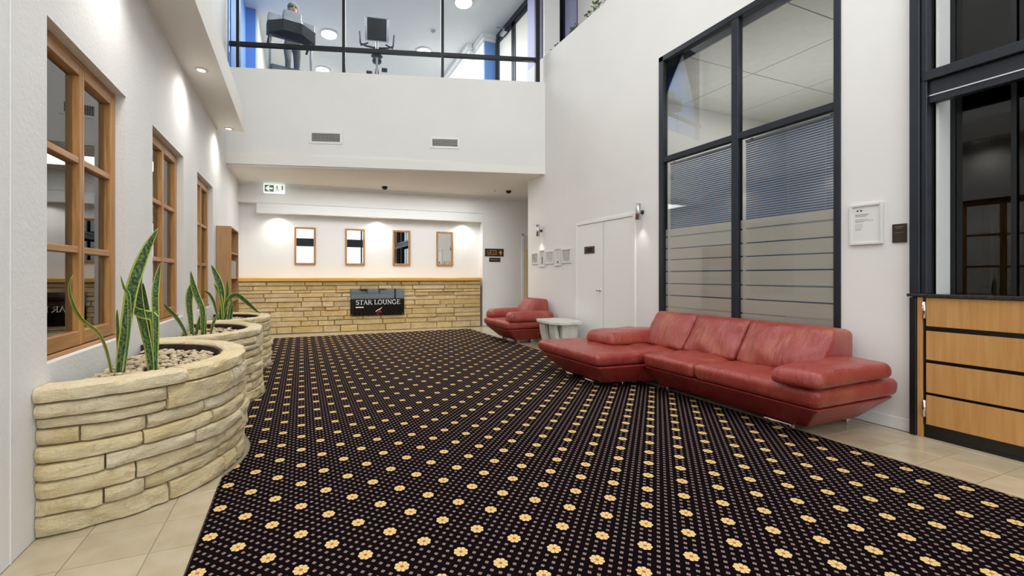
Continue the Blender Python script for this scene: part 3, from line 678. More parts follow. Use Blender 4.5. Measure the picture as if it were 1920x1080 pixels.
# ---- planters
def ell(cy, a, b, t, off=0):   # t in [0,1] from near wall end to far wall end; returns point and outward normal
    th = -math.pi / 2 + math.pi * t
    x, y = XL + b * math.cos(th), cy + a * math.sin(th); n = V((math.cos(th) / b, math.sin(th) / a, 0)).normalized()
    return V((x, y, 0)) + n * off, n
LEAVES = {
'A1': [([[-1.038, 3.218, 0.635], [-1.034, 3.138, 0.768], [-1.041, 3.084, 0.874], [-1.059, 3.039, 0.943], [-1.093, 3.004, 0.99], [-1.114, 2.967, 1.047], [-1.124, 2.927, 1.122], [-1.116, 2.881, 1.188], [-1.084, 2.827, 1.253]], 0.0294), ([[-1.018, 3.231, 0.633], [-1.0, 3.224, 0.77], [-0.976, 3.215, 0.914], [-0.958, 3.209, 1.041], [-0.934, 3.2, 1.186], [-0.891, 3.183, 1.322], [-0.841, 3.164, 1.449], [-0.792, 3.144, 1.541]], 0.0653), ([[-1.024, 3.266, 0.646], [-1.023, 3.262, 0.782], [-1.027, 3.26, 0.931], [-1.033, 3.259, 1.043]], 0.0326), ([[-0.979, 3.183, 0.644], [-0.959, 3.177, 0.788], [-0.944, 3.173, 0.95], [-0.949, 3.177, 1.124], [-0.976, 3.189, 1.179], [-0.997, 3.2, 1.25]], 0.0196)] ,
'A2': [([[-0.846, 3.237, 0.64], [-0.863, 3.247, 0.774], [-0.891, 3.26, 0.925], [-0.916, 3.272, 1.054], [-0.926, 3.279, 1.183], [-0.909, 3.274, 1.26]], 0.0644), ([[-0.846, 3.27, 0.637], [-0.835, 3.259, 0.78], [-0.833, 3.251, 0.922], [-0.843, 3.249, 0.991], [-0.9, 3.265, 1.008], [-0.949, 3.277, 1.036], [-0.989, 3.287, 1.083]], 0.0542), ([[-0.874, 3.313, 0.627], [-0.868, 3.3, 0.796], [-0.877, 3.294, 0.968], [-0.896, 3.291, 1.108], [-0.909, 3.285, 1.206]], 0.0576), ([[-0.827, 3.23, 0.647], [-0.826, 3.235, 0.837], [-0.827, 3.242, 0.971], [-0.833, 3.251, 1.129], [-0.822, 3.252, 1.24], [-0.807, 3.252, 1.329]], 0.0406)] ,
'B': [([[-1.018, 5.009, 0.649], [-1.05, 5.016, 0.72], [-1.123, 5.04, 0.847], [-1.187, 5.061, 0.916], [-1.231, 5.073, 0.975]], 0.0428), ([[-0.976, 5.024, 0.632], [-0.993, 5.025, 0.824], [-1.006, 5.025, 0.985], [-0.997, 5.015, 1.092], [-0.989, 5.007, 1.17]], 0.0643), ([[-0.957, 5.049, 0.632], [-0.929, 5.051, 0.765], [-0.887, 5.048, 0.892], [-0.878, 5.057, 0.945]], 0.0428), ([[-0.879, 4.953, 0.644], [-0.873, 4.95, 0.782], [-0.878, 4.952, 0.915], [-0.928, 4.971, 1.048], [-0.968, 4.987, 1.181], [-0.989, 4.994, 1.298]], 0.0589), ([[-0.86, 4.978, 0.64], [-0.862, 4.987, 0.769], [-0.868, 4.999, 0.895], [-0.875, 5.011, 0.982]], 0.0428), ([[-0.826, 4.996, 0.654], [-0.791, 4.981, 0.766], [-0.753, 4.965, 0.857]], 0.0268)] ,
'C': [([[-1.021, 6.842, 0.655], [-1.056, 6.859, 0.781], [-1.091, 6.876, 0.908], [-1.149, 6.902, 1.004], [-1.231, 6.938, 1.041]], 0.0448), ([[-1.006, 6.868, 0.652], [-0.979, 6.849, 0.907], [-0.989, 6.846, 1.066], [-1.046, 6.861, 1.243], [-1.118, 6.883, 1.401]], 0.0822), ([[-0.95, 6.878, 0.649], [-0.928, 6.872, 0.839], [-0.911, 6.869, 1.027], [-0.922, 6.877, 1.19]], 0.0598), ([[-0.966, 6.819, 0.655], [-0.977, 6.834, 0.833], [-1.013, 6.858, 0.991], [-1.088, 6.898, 1.14]], 0.0448), ([[-0.876, 6.816, 0.652], [-0.853, 6.807, 0.794], [-0.867, 6.814, 0.929]], 0.0523), ([[-0.985, 6.892, 0.649], [-0.941, 6.878, 0.839], [-0.872, 6.854, 0.952], [-0.789, 6.824, 0.983], [-0.685, 6.786, 0.904], [-0.58, 6.748, 0.8], [-0.49, 6.715, 0.715]], 0.0672), ([[-0.904, 6.795, 0.655], [-0.877, 6.79, 0.796], [-0.83, 6.777, 0.907]], 0.0374)] ,

}
def planter(cy, a, bb, H, label, seed):
    random.seed(seed)
    p = thing('stone_planter', label, 'planter', (XL + .4, cy, 0), 'curved stone planters along the left wall')
    N = 40; wall = .10; xg = .004
    clampx = lambda q: V((max(q.x, XL + xg), q.y, q.z))
    b = MB(); vs = []
    for k in range(N + 1):
        t = k / N; q, n = ell(cy, a, bb, t, -.035); q2 = ell(cy, a - .035 - wall, bb - .035 - wall, t)[0]
        q, q2 = clampx(q), clampx(q2)
        vs += [(q.x, q.y, 0), (q.x, q.y, H - .03), (q2.x, q2.y, H - .03), (q2.x, q2.y, 0)]
    fs = []
    for k in range(N):
        for j in range(4): fs.append((k * 4 + j, (k + 1) * 4 + j, (k + 1) * 4 + (j + 1) % 4, k * 4 + (j + 1) % 4))
    fs += [(0, 1, 2, 3), tuple(reversed(range(N * 4, N * 4 + 4)))]
    b.add(vs, fs); b.build('core', 'mortar', p)
    # courses
    hs = [.104, .08, .088, .08, .078, .08, .128, .082]; tot = sum(hs); hs = [h * H / tot for h in hs]
    per = math.pi * math.sqrt((a * a + bb * bb) / 2); z = 0
    for ci, h in enumerate(hs):
        rim = ci == len(hs) - 1; t = 0.0
        prud = random.uniform(-.004, .012)
        while t < 1:
            w = (random.uniform(.55, .85) if rim else random.uniform(.16, .62)) / per; t1 = min(1, t + w)
            if 1 - t1 < .06: t1 = 1
            split = (not rim) and h > .085 and random.random() < .22
            for (za, zb) in ([(z, z + h * .42), (z + h * .42, z + h)] if split else [(z, z + h)]):
                nu = max(5, int((t1 - t) * per / .026)); nv = 4; g = .0045; off = prud + random.uniform(-.008, .012); sd = random.uniform(0, 50)
                tg = g / per; ta, tb_ = t + tg, t1 - tg
                prof = [(0, -.05), (0, -.012), (.05, -.003), (.2, .0), (.35, .003), (.5, .003), (.65, .003), (.8, .0), (.95, -.003), (1, -.012), (1, -.05)]
                if rim: prof = [(0, -.05), (0, -.010), (.04, -.001), (.3, .003), (.6, .003), (.85, .0), (.96, -.010), (1.0, -.026), (1.0, -.06), (1.0, -.10), (.96, -.130), (.80, -.142), (.3, -.142)]
                vs = []; m = len(prof)
                for iu in range(nu + 1):
                    u = iu / nu; tt = ta + (tb_ - ta) * u; e = min(u, 1 - u) * (t1 - t) * per
                    ed = -.012 * max(0, 1 - e / .012) ** 2
                    for (pv, po) in prof:
                        zz = za + g + (zb - za - 2 * g) * pv; q0 = ell(cy, a, bb, tt)[0]; zz += .012 * noise.noise(V((q0.x * 2.6 + seed, q0.y * 2.6, zz * 5))) * min(1, zz * 12, (H - zz) * 12)
                        q, n = ell(cy, a, bb, tt); nn = noise.noise(V((q.x * 9 + sd, q.y * 9, zz * 14))) * .016 + noise.noise(V((q.x * 24 + sd, q.y * 24, zz * 40))) * .009
                        inner = po < -.04 and not (rim and pv > .9 and po > -.11)
                        q = q + n * (po + (0 if inner else off + nn + ed) + (ed if inner else 0))
                        if rim: zz += noise.noise(V((q.x * 5 + seed, q.y * 5, 3))) * .006 * pv
                        vs.append((max(q.x, XL + xg), q.y, zz))
                fs = [(i * m + j, (i + 1) * m + j, (i + 1) * m + j + 1, i * m + j + 1) for i in range(nu) for j in range(m - 1)]
                fs += [(i * m, i * m + m - 1, (i + 1) * m + m - 1, (i + 1) * m) for i in range(nu)]
                fs += [tuple(range(m)), tuple(reversed(range(nu * m, nu * m + m)))]
                st = MB().add(vs, fs).build('stone', 'planter_stone', p, True); st.data.set_sharp_from_angle(angle=math.radians(32))
            t = t1
        z += h
    # liner and soil
    b = MB(); vs = []; ia, ib = a - .15, bb - .15
    for k in range(N + 1):
        q = clampx(ell(cy, ia, ib, k / N)[0]); q2 = clampx(ell(cy, ia - .012, ib - .012, k / N)[0])
        vs += [(q.x, q.y, H - .20), (q.x, q.y, H - .025), (q2.x, q2.y, H - .025), (q2.x, q2.y, H - .20)]
    b.add(vs, [(k * 4 + j, (k + 1) * 4 + j, (k + 1) * 4 + (j + 1) % 4, k * 4 + (j + 1) % 4) for k in range(N) for j in range(4)]); b.build('liner', 'liner_brown', p)
    poly = [clampx(ell(cy, ia - .012, ib - .012, k / N)[0]) for k in range(N + 1)]
    MB().prism([(q.x, q.y) for q in poly], H - .22, H - .085).build('soil', 'soil', p)
    # gravel: loose pebbles nobody could count
    b = MB(); n = 0
    while n < (620 if seed == 1 else 260):
        x, y = random.uniform(XL + .04, XL + ib), random.uniform(cy - ia, cy + ia)
        if ((x - XL) / (ib - .03)) ** 2 + ((y - cy) / (ia - .03)) ** 2 > 1: continue
        r = random.uniform(.010, .022); b.sphere((x, y, H - .08 + random.uniform(0, .02)), (r * random.uniform(.8, 1.4), r, r * .7), 6, 4); n += 1
    gv = b.build('gravel', 'pebble', p, True); gv['kind'] = 'stuff'
PL = [(3.455, .822, .80, .725), (5.13, .78, .80, .715), (6.71, .735, .80, .70)]
PN = ['nearest curved cream stone planter with two snake plants and gravel', 'middle curved cream stone planter with leaning snake plant', 'farthest curved cream stone planter by the bookcase']
for k, (cy, a, bb, H) in enumerate(PL): planter(cy, a, bb, H, PN[k], k + 1)

# ---- snake plants
def leaf(parent, pts, w, m, tw):
    P = [V(p) for p in pts]; n = 18; sp = []
    for i in range(n + 1):   # Catmull-Rom resample
        f = i / n * (len(P) - 1); k = min(int(f), len(P) - 2); t = f - k
        p0, p1, p2, p3 = P[max(k - 1, 0)], P[k], P[k + 1], P[min(k + 2, len(P) - 1)]
        sp.append(.5 * (2 * p1 + (p2 - p0) * t + (2 * p0 - 5 * p1 + 4 * p2 - p3) * t * t + (3 * p1 - p0 - 3 * p2 + p3) * t ** 3))
    R = V((math.cos(YAW), -math.sin(YAW), 0)); vs = []; uv = []
    for i, p in enumerate(sp):
        t = i / n; d = (sp[min(i + 1, n)] - sp[max(i - 1, 0)]).normalized()
        view = V((math.sin(YAW), math.cos(YAW), 0)); side = d.cross(view).normalized(); fw = side.cross(d).normalized()
        a = tw * math.sin(t * 2.4); side, fw = side * math.cos(a) + fw * math.sin(a), fw * math.cos(a) - side * math.sin(a)
        ww = w * .5 * (.55 + .45 * math.sin(min(1, t * 1.6) * math.pi / 2)) * (1 if t < .62 else max(.02, math.cos((t - .62) / .38 * math.pi / 2)) ** .8)
        th = .0035
        for (s, h) in ((-1, .30), (-.45, .05), (0, 0), (.45, .05), (1, .30)):
            vs.append(p + side * ww * s - fw * ww * h); uv.append((s * .5 + .5, t))
        for (s, h) in ((1, .30), (.45, .05), (0, 0), (-.45, .05), (-1, .30)):
            vs.append(p + side * ww * s - fw * ww * h + fw * (th if abs(s) < .9 else th * .3)); uv.append((s * .5 + .5, t))
    m_ = 10; fs = [(i * m_ + j, (i + 1) * m_ + j, (i + 1) * m_ + (j + 1) % m_, i * m_ + (j + 1) % m_) for i in range(n) for j in range(m_)]
    fs += [tuple(range(m_)), tuple(reversed(range(n * m_, n * m_ + m_)))]
    return link_mesh('leaf', vs, fs, m, parent, True, uvs=uv)
PLAB = {'A1': 'tall snake plant with one long drooping yellow leaf in the nearest planter', 'A2': 'snake plant clump with a folded over leaf in the nearest planter',
        'B': 'snake plant with spreading leaves in the middle planter', 'C': 'snake plant with arching leaf in the farthest planter'}
for key, lv in LEAVES.items():
    b0 = lv[0][0][0]
    p = thing('snake_plant', PLAB[key], 'plant', (b0[0], b0[1], {'A1': .64, 'A2': .64, 'B': .63, 'C': .615}[key]), 'snake plants in the stone planters')
    for i, (pts, w) in enumerate(lv):
        q = [list(x) for x in pts]; q[0][2] = min(q[0][2], .63); q[0][2] -= .02
        leaf(p, q, w * 1.08, 'snake_leaf_pale' if (key, i) in (('A1', 0), ('C', 3)) else 'snake_leaf', .5 * (-1) ** i * (.3 + .2 * (i % 3)))

# ---- bookcase and books
bc = thing('bookcase', 'narrow brown wooden bookcase against the left wall by the stone cladding', 'bookcase', (XL + .1, 7.95, 0))
bx0, bx1, by0, by1, bz = XL + .004, XL + .205, 7.5, 8.38, 2.015
part(bc, 'side_panel', 'bookcase_wood', box=(bx0, bx1, by0, by0 + .022, 0, bz)); part(bc, 'side_panel', 'bookcase_wood', box=(bx0, bx1, by1 - .022, by1, 0, bz))
part(bc, 'top_panel', 'bookcase_wood', box=(bx0, bx1, by0 + .022, by1 - .022, bz - .022, bz)); part(bc, 'back_panel', 'bookcase_wood', box=(bx0, bx0 + .008, by0 + .022, by1 - .022, 0, bz - .022))
SH = [.08, .48, .86, 1.22, 1.62]
for z in SH: part(bc, 'shelf', 'bookcase_wood', box=(bx0 + .008, bx1 - .004, by0 + .022, by1 - .022, z - .02, z))
for i in range(5):
    y = 7.95 + i * .047; hh = .25 + .015 * (i % 3)
    bk = thing('binder', ['first', 'second', 'third', 'fourth', 'fifth'][i] + ' of five white folders from the near side of the third bookcase shelf', 'folder', (bx0 + .1, y + .02, 1.22), 'white folders in the bookcase')
    part(bk, 'cover', 'book_white', boxes=[(bx0 + .03, bx1 - .02, y, y + .004, 1.2205, 1.22 + hh), (bx0 + .03, bx1 - .02, y + .036, y + .04, 1.2205, 1.22 + hh), (bx1 - .024, bx1 - .02, y, y + .04, 1.2205, 1.22 + hh)])
    part(bk, 'pages', 'paper', box=(bx0 + .035, bx1 - .026, y + .005, y + .035, 1.223, 1.21 + hh))

# ---- cupboard double door
d = sroot('door_1', (XR, 5.56, 0)); d['label'] = 'white double cupboard door in the right wall'
DY0, DY1, DZ = 4.897, 6.225, 2.118
part(d, 'architrave', 'trim_white', boxes=[(XR - .022, XR + .02, DY0 - .05, DY0, 0, DZ + .05), (XR - .022, XR + .02, DY1, DY1 + .05, 0, DZ + .05), (XR - .022, XR + .02, DY0, DY1, DZ, DZ + .05)], bev=.004)
for k, (a, c) in enumerate(((DY0 + .004, 5.547), (5.556, DY1 - .004))):
    lf = part(d, 'door_leaf', 'trim_white', box=(XR - .010, XR - .0005, a, c, .01, DZ - .006), bev=.002)
    if k: 
        part(lf, 'knob', 'chrome', True, lathe=((XR - .010, 5.63, 1.02), [(.026, 0), (.026, -.006), (.010, -.008), (.010, -.03), (.024, -.036), (.028, -.05), (.022, -.062), (.004, -.065)], 16, 'x'))
part(d, 'joint_shadow_gap', 'vent_dark', box=(XR - .003, XR - .0004, 5.547, 5.556, .01, DZ - .006))
s = thing('door_sign', 'small dark red sign on the white cupboard door', 'sign', (XR - .012, 5.90, 1.62))
part(s, 'plate', 'sign_red', box=(XR - .018, XR - .0102, 5.765, 6.03, 1.62, 1.74), bev=.002); part(s, 'print', 'black_gloss', box=(XR - .0188, XR - .0178, 5.81, 5.985, 1.645, 1.715))
# rear corridor door
d = sroot('door_2', xfB((5.42, 0, 0))); d['label'] = 'pale door at the end of the corridor past the direction signs'
part(d, 'architrave', 'trim_white', xf=xfB, boxes=[(5.33, 5.40, -.02, 0, 0, 2.33), (5.33, 6.4, -.02, 0, 2.27, 2.33)])
part(d, 'door_leaf', 'yellow_door', xf=xfB, box=(5.40, 6.3, -.008, 0, .01, 2.27)); part(d, 'timber_edge', 'tan_strip', xf=xfB, box=(5.45, 5.52, -.03, -.008, .01, 1.93))

# ---- mirrors
MX = [(-.075, .359), (.978, 1.409), (2.036, 2.447), (3.077, 3.489)]
ORD = ['leftmost', 'second from left', 'third from left', 'rightmost']
nd = .22
for k, (a, c) in enumerate(MX):
    # depth correction: the mirror wall stands .22 m behind the plane the sizes were read on
    ka = 1 + nd / BY((a + c) / 2); a, c, z0, z1 = a * ka, c * ka, 1.25 + .243 * ka, 1.25 + 1.057 * ka
    m = thing('framed_mirror', '%s of the four tall timber framed mirrors on the back wall' % ORD[k], 'mirror', xfB(((a + c) / 2, nd, z0)), 'framed mirrors on the back wall')
    t = .042; y0, y1 = nd - .035, nd - .001
    part(m, 'frame', 'mirror_wood', xf=xfB, boxes=[(a, a + t, y0, y1, z0, z1), (c - t, c, y0, y1, z0, z1), (a + t, c - t, y0, y1, z1 - t, z1), (a + t, c - t, y0, y1, z0, z0 + t)], bev=.004)
    yc = xfB(((a + c) / 2, nd - .018, 0))[1]; part(m, 'mirror_glass', 'mirror', box=(a + t * .8, c - t * .8, yc, yc + .003, z0 + t * .8, z1 - t * .8))

# ---- hand-built serif letters: strokes in a 0..1 box
def arc(cx, cy, rx, ry, a0, a1, n=10): return [(cx + rx * math.cos(math.radians(a0 + (a1 - a0) * i / n)), cy + ry * math.sin(math.radians(a0 + (a1 - a0) * i / n))) for i in range(n + 1)]
GL = {   # (polyline, thick?) lists, advance
 'S': ([(arc(.32, .74, .22, .22, 25, 265) + arc(.32, .26, .24, .24, 95, -155), 1)], .66),
 'T': ([([(.35, 0), (.35, 1)], 1), ([(.03, .96), (.67, .96)], 0), ([(.03, .96), (.03, .78)], 0), ([(.67, .96), (.67, .78)], 0), ([(.2, .02), (.5, .02)], 0)], .74),
 'A': ([([(.08, 0), (.38, 1)], 0), ([(.36, 1), (.68, 0)], 1), ([(.18, .35), (.56, .35)], 0), ([(-.02, .02), (.2, .02)], 0), ([(.52, .02), (.8, .02)], 0)], .80),
 'R': ([([(.15, 0), (.15, 1)], 1), ([(.03, .97), (.35, .97)] + arc(.35, .74, .23, .23, 90, -90) + [(.15, .51)], 0), ([(.34, .5), (.66, .02), (.78, .02)], 1), ([(.02, .02), (.3, .02)], 0)], .78),
 'L': ([([(.15, 0), (.15, 1)], 1), ([(.02, .98), (.3, .98)], 0), ([(.02, .03), (.58, .03), (.6, .25)], 0)], .66),
 'O': ([(arc(.42, .5, .36, .5, 0, 360, 20), 1)], .90),
 'U': ([([(.14, 1), (.14, .32)] + arc(.4, .32, .26, .32, 180, 360) + [(.66, 1)], 1), ([(.0, .98), (.28, .98)], 0), ([(.53, .98), (.79, .98)], 0)], .86),
 'N': ([([(.14, 0), (.14, 1)], 0), ([(.12, 1), (.68, 0)], 1), ([(.68, 0), (.68, 1)], 0), ([(0, .02), (.27, .02)], 0), ([(0, .98), (.16, .98)], 0), ([(.55, .98), (.8, .98)], 0)], .86),
 'G': ([(arc(.42, .5, .36, .5, 45, 330, 16), 1), ([(.72, .38), (.72, .08)], 1), ([(.58, .42), (.84, .42)], 0)], .90),
 'E': ([([(.15, 0), (.15, 1)], 1), ([(.02, .97), (.56, .97), (.57, .78)], 0), ([(.15, .52), (.44, .52)], 0), ([(.02, .03), (.58, .03), (.6, .24)], 0)], .66),
 'I': ([([(.17, 0), (.17, 1)], 1), ([(.03, .98), (.31, .98)], 0), ([(.03, .02), (.31, .02)], 0)], .38),
 'F': ([([(.15, 0), (.15, 1)], 1), ([(.02, .97), (.56, .97), (.57, .78)], 0), ([(.15, .52), (.44, .52)], 0), ([(.02, .02), (.3, .02)], 0)], .62),
 ' ': ([], .34)}
def text_mesh(txt, x0, width, z0, h, y0, y1):
    """letters laid along local x at height z0..z0+h, y0 (front) .. y1 (back)"""
    tot = sum(GL[c][1] for c in txt); k = width / tot; b = MB(xfB); x = x0
    for ch in txt:
        st, adv = GL[ch]
        for pl, thick in st:
            hw = (.065 if thick else .032) * h
            P = [V((x + p[0] * k, z0 + p[1] * h)) for p in pl]
            for p, q in zip(P[:-1], P[1:]):
                d = (q - p).normalized(); nn = V((-d.y, d.x)) * hw; p, q = p - d * hw * .4, q + d * hw * .4
                c4 = [p + nn, p - nn, q - nn, q + nn]
                b.add([(c.x, y0, c.y) for c in c4] + [(c.x, y1, c.y) for c in c4], [(0, 1, 2, 3), (7, 6, 5, 4)] + [(i, (i + 1) % 4, 4 + (i + 1) % 4, 4 + i) for i in range(4)])
        x += adv * k
    return b
# ---- STAR LOUNGE sign
sg = thing('lounge_sign', 'glossy black sign reading STAR LOUNGE on the stone cladding', 'sign', xfB((1.7, -.07, .34)))
part(sg, 'panel', 'black_acrylic', xf=xfB, box=(1.10, 2.305, -.085, -.073, .345, .955), bev=.001)
text_mesh('STAR LOUNGE', 1.215, 1.0, .60, .098, -.0875, -.085).build('lettering', 'letter_white', sg)
part(sg, 'underline', 'letter_white', xf=xfB, box=(1.215, 1.39, -.0875, -.085, .527, .550))
b = MB(xfB)
for (p, q, w) in (((1.655, .435), (1.70, .468), .008), ((1.70, .468), (1.775, .505), .008), ((1.775, .505), (1.795, .53), .005)):
    p, q = V(p), V(q); d = (q - p).normalized(); nn = V((-d.y, d.x)) * w
    c4 = [p + nn, p - nn, q - nn, q + nn]; b.add([(c.x, -.0875, c.y) for c in c4] + [(c.x, -.085, c.y) for c in c4], [(0, 1, 2, 3), (7, 6, 5, 4)] + [(i, (i + 1) % 4, 4 + (i + 1) % 4, 4 + i) for i in range(4)])
b.build('logo_sweep', 'letter_white', sg)
b = MB(xfB); c4 = [(1.69, .422), (1.785, .422), (1.76, .485), (1.73, .46)]; b.add([(x, -.087, z) for x, z in c4] + [(x, -.085, z) for x, z in c4], [(0, 1, 2, 3), (7, 6, 5, 4)] + [(i, (i + 1) % 4, 4 + (i + 1) % 4, 4 + i) for i in range(4)]); b.build('logo_flash', 'logo_red', sg)
part(sg, 'logo_line', 'logo_red', xf=xfB, boxes=[(1.66 + i * .022, 1.676 + i * .022, -.087, -.085, .400, .413) for i in range(6)])
for x in (1.13, 1.70, 2.27): part(sg, 'fixing_stud', 'chrome', True, xf=xfB, lathe=((x, -.085, .372), [(.009, 0), (.009, -.004), (.004, -.006)], 10, 'y'))
# ---- LIFTS sign and small sign
sg = thing('lifts_sign', 'brown and gold LIFTS sign on the white wall beside the cladding', 'sign', xfB((4.58, -.002, 1.736)))
part(sg, 'plate', 'sign_brown', xf=xfB, box=(4.33, 4.833, -.012, -.001, 1.736, 1.928), bev=.002)
text_mesh('LIFTS', 4.395, .26, 1.815, .075, -.0145, -.012).build('lettering', 'gold', sg)
part(sg, 'small_print', 'gold', xf=xfB, boxes=[(4.395, 4.48, -.0135, -.012, 1.778, 1.790)] + [(4.50 + i * .022, 4.516 + i * .022, -.0135, -.012, 1.776, 1.794) for i in range(7)])
b = MB(xfB); c4 = [(4.75, 1.755), (4.795, 1.835), (4.75, 1.905), (4.705, 1.835)]; b.add([(x, -.0145, z) for x, z in c4] + [(x, -.012, z) for x, z in c4], [(0, 1, 2, 3), (7, 6, 5, 4)] + [(i, (i + 1) % 4, 4 + (i + 1) % 4, 4 + i) for i in range(4)]); b.build('emblem', 'gold', sg)
sg = thing('direction_sign', 'small dark direction sign under the LIFTS sign', 'sign', xfB((4.6, -.002, 1.6)))
part(sg, 'plate', 'sign_brown', xf=xfB, box=(4.444, 4.745, -.012, -.001, 1.60, 1.703), bev=.002)
part(sg, 'small_print', 'brass', xf=xfB, boxes=[(4.475 + i * .024, 4.492 + i * .024, -.0135, -.012, 1.632, 1.668) for i in range(8)] + [(4.69, 4.715, -.0135, -.012, 1.632, 1.672)])

# ---- exit sign, cameras, ceiling fittings
ex = thing('exit_sign', 'green and white illuminated exit sign with arrow on the back wall', 'sign', xfB((-.45, -.1, 3.0)))
part(ex, 'housing', 'exit_white', xf=xfB, box=(-.655, -.245, -.16, -.09, 2.99, 3.185), bev=.006)
part(ex, 'bracket', 'white_plastic', xf=xfB, box=(-.5, -.4, -.09, -.001, 3.05, 3.13))
part(ex, 'arrow_field', 'exit_green', xf=xfB, box=(-.63, -.455, -.163, -.16, 3.015, 3.155))
b = MB(xfB); c7 = [(-.615, 3.085), (-.555, 3.14), (-.525, 3.14), (-.560, 3.10), (-.475, 3.10), (-.475, 3.07), (-.560, 3.07), (-.525, 3.03), (-.555, 3.03)]
n = len(c7); b.add([(x, -.165, z) for x, z in c7] + [(x, -.163, z) for x, z in c7], [tuple(range(n)), tuple(reversed(range(n, 2 * n)))] + [(i, (i + 1) % n, n + (i + 1) % n, n + i) for i in range(n)]); b.build('arrow', 'exit_white', ex)
part(ex, 'running_figure', 'exit_green', xf=xfB, tubes=[([(-.40, -.163, 3.12), (-.385, -.163, 3.08), (-.365, -.163, 3.065), (-.35, -.163, 3.03)], .007, 6), ([(-.385, -.163, 3.08), (-.41, -.163, 3.06), (-.43, -.163, 3.03)], .006, 6), ([(-.43, -.163, 3.10), (-.395, -.163, 3.11), (-.36, -.163, 3.12)], .006, 6)], sphere=((-.395, -.163, 3.14), .012, 8, 6))
part(ex, 'door_symbol', 'exit_green', xf=xfB, box=(-.305, -.275, -.163, -.16, 3.06, 3.155))
def dome(name, label, c, z):
    t = thing(name, label, 'camera', (c[0], c[1], z - .09), 'security dome cameras')
    part(t, 'mount', 'white_plastic', True, lathe=((c[0], c[1], z - .02), [(.05, .02), (.055, 0), (.05, -.005)], 18))
    part(t, 'dome', 'black_gloss', True, lathe=((c[0], c[1], z - .025), [(.062, 0), (.064, -.02), (.055, -.045), (.03, -.062), (.004, -.068)], 18))
dome('dome_camera', 'black dome security camera above the centre of the mirrors', (1.78, 9.45), 3.235); dome('dome_camera', 'small black dome security camera near the corridor', (4.55, 8.9), 3.25)
def downlight(label, x, y, z, group, m='down_glow', r=.05):
    t = thing('downlight', label, 'downlight', (x, y, z - .012), group)
    part(t, 'trim_ring', 'white_plastic', True, lathe=((x, y, z), [(r * .72, -.002), (r * .8, -.012), (r * 1.15, -.010), (r * 1.2, -.0005)], 20))
    part(t, 'lamp', m, lathe=((x, y, z - .004), [(r * .7, .003), (r * .7, 0), (r * .3, -.003)], 16))
    return t
RL = [(.108, 9.076, 'leftmost small bright downlight in the rear lobby ceiling'), (1.564, 8.95, 'small downlight in the rear lobby ceiling near the dome camera'), (3.03, 8.83, 'small bright downlight in the rear lobby ceiling above the right mirror'), (3.75, 8.83, 'rightmost small downlight in the rear lobby ceiling')]
for x, y, lab in RL:
    downlight(lab, x, y, 3.218 + .006 * x, 'rear lobby ceiling downlights'); spot('rear_down', (x, y, 3.19), 14, 120, .8)
for x, lab in ((-.403, 'left pelmet downlight above the leftmost mirror'), (1.719, 'middle pelmet downlight above the mirrors'), (3.815, 'right pelmet downlight above the rightmost mirror')):
    q = xfB((x, .07, 2.59)); downlight(lab, q[0], q[1], 2.59, 'pelmet downlights', r=.035); spot('pelmet_spot', (q[0], q[1], 2.565), 22, 150, 1.0, radius=.05)
for i, y in enumerate((7.41, 5.41, 3.41, 1.41)):
    if i < 2: downlight(['downlight at the far end of the left bulkhead', 'round downlight in the left bulkhead above the middle window'][i], -.973, y, 3.49, 'left bulkhead downlights', r=.055)
    spot('bulkhead_spot', (-.90, y, 3.44), 30, 160, 1.0, radius=.11)
sp = thing('sprinkler', 'small brass sprinkler head in the rear lobby ceiling', 'sprinkler', (4.2, 8.9, 3.18)); part(sp, 'head', 'brass', True, lathe=((4.2, 8.9, 3.248), [(.02, 0), (.008, -.01), (.006, -.05), (.018, -.055), (.018, -.06)], 10))
# ---- vents on the upper wall
for k, (xa, xb, z0, z1) in enumerate(((.223, .73, 3.625, 3.80), (2.343, 2.841, 3.61, 3.765))):
    a, c = SU(xa), SU(xb); v = thing('air_vent', ['left white framed air vent on the upper wall', 'right white framed air vent on the upper wall'][k], 'vent', xfU(((a + c) / 2, 0, z0)), 'air vents on the upper wall')
    part(v, 'frame', 'white_plastic', xf=xfU, boxes=[(a - .03, c + .03, -.012, -.001, z1 - .012, z1 + .025), (a - .03, c + .03, -.012, -.001, z0 - .025, z0 + .012), (a - .03, a + .014, -.012, -.001, z0, z1), (c - .014, c + .03, -.012, -.001, z0, z1)], bev=.002)
    part(v, 'backing', 'vent_dark', xf=xfU, box=(a, c, -.003, -.001, z0, z1))
    gr = part(v, 'louvres', 'white_plastic', xf=xfU, boxes=[(a, c, -.009, -.004, z0 + .02 + i * .027, z0 + .0235 + i * .027) for i in range(6)] + [(a + .025 + i * .028, a + .0275 + i * .028, -.0095, -.0035, z0, z1) for i in range(int((c - a) / .028))]); gr['kind'] = 'stuff'
# ---- sconces
for k, (y, lab) in enumerate(((4.72, 'silver tube wall lamp between the cupboard doors and the office window'), (7.43, 'silver tube wall lamp above the row of small pictures'))):
    s = thing('wall_lamp', lab, 'wall lamp', (XR - .06, y, 2.04), 'silver tube wall lamps')
    part(s, 'tube', 'brushed_steel', True, lathe=((XR - .085, y, 2.04), [(.030, 0), (.036, 0), (.036, .225), (.030, .225)], 20))
    part(s, 'bracket', 'dark_plastic', True, lathe=((XR - .001, y, 2.15), [(.03, 0), (.03, -.012), (.012, -.018), (.012, -.05)], 12, 'x'))
    part(s, 'bulb', 'down_glow', lathe=((XR - .085, y, 2.042), [(.028, .004), (.028, 0)], 14))
    spot('sconce_spot', (XR - .085, y, 2.035), 3.0, 75, .8, radius=.02)
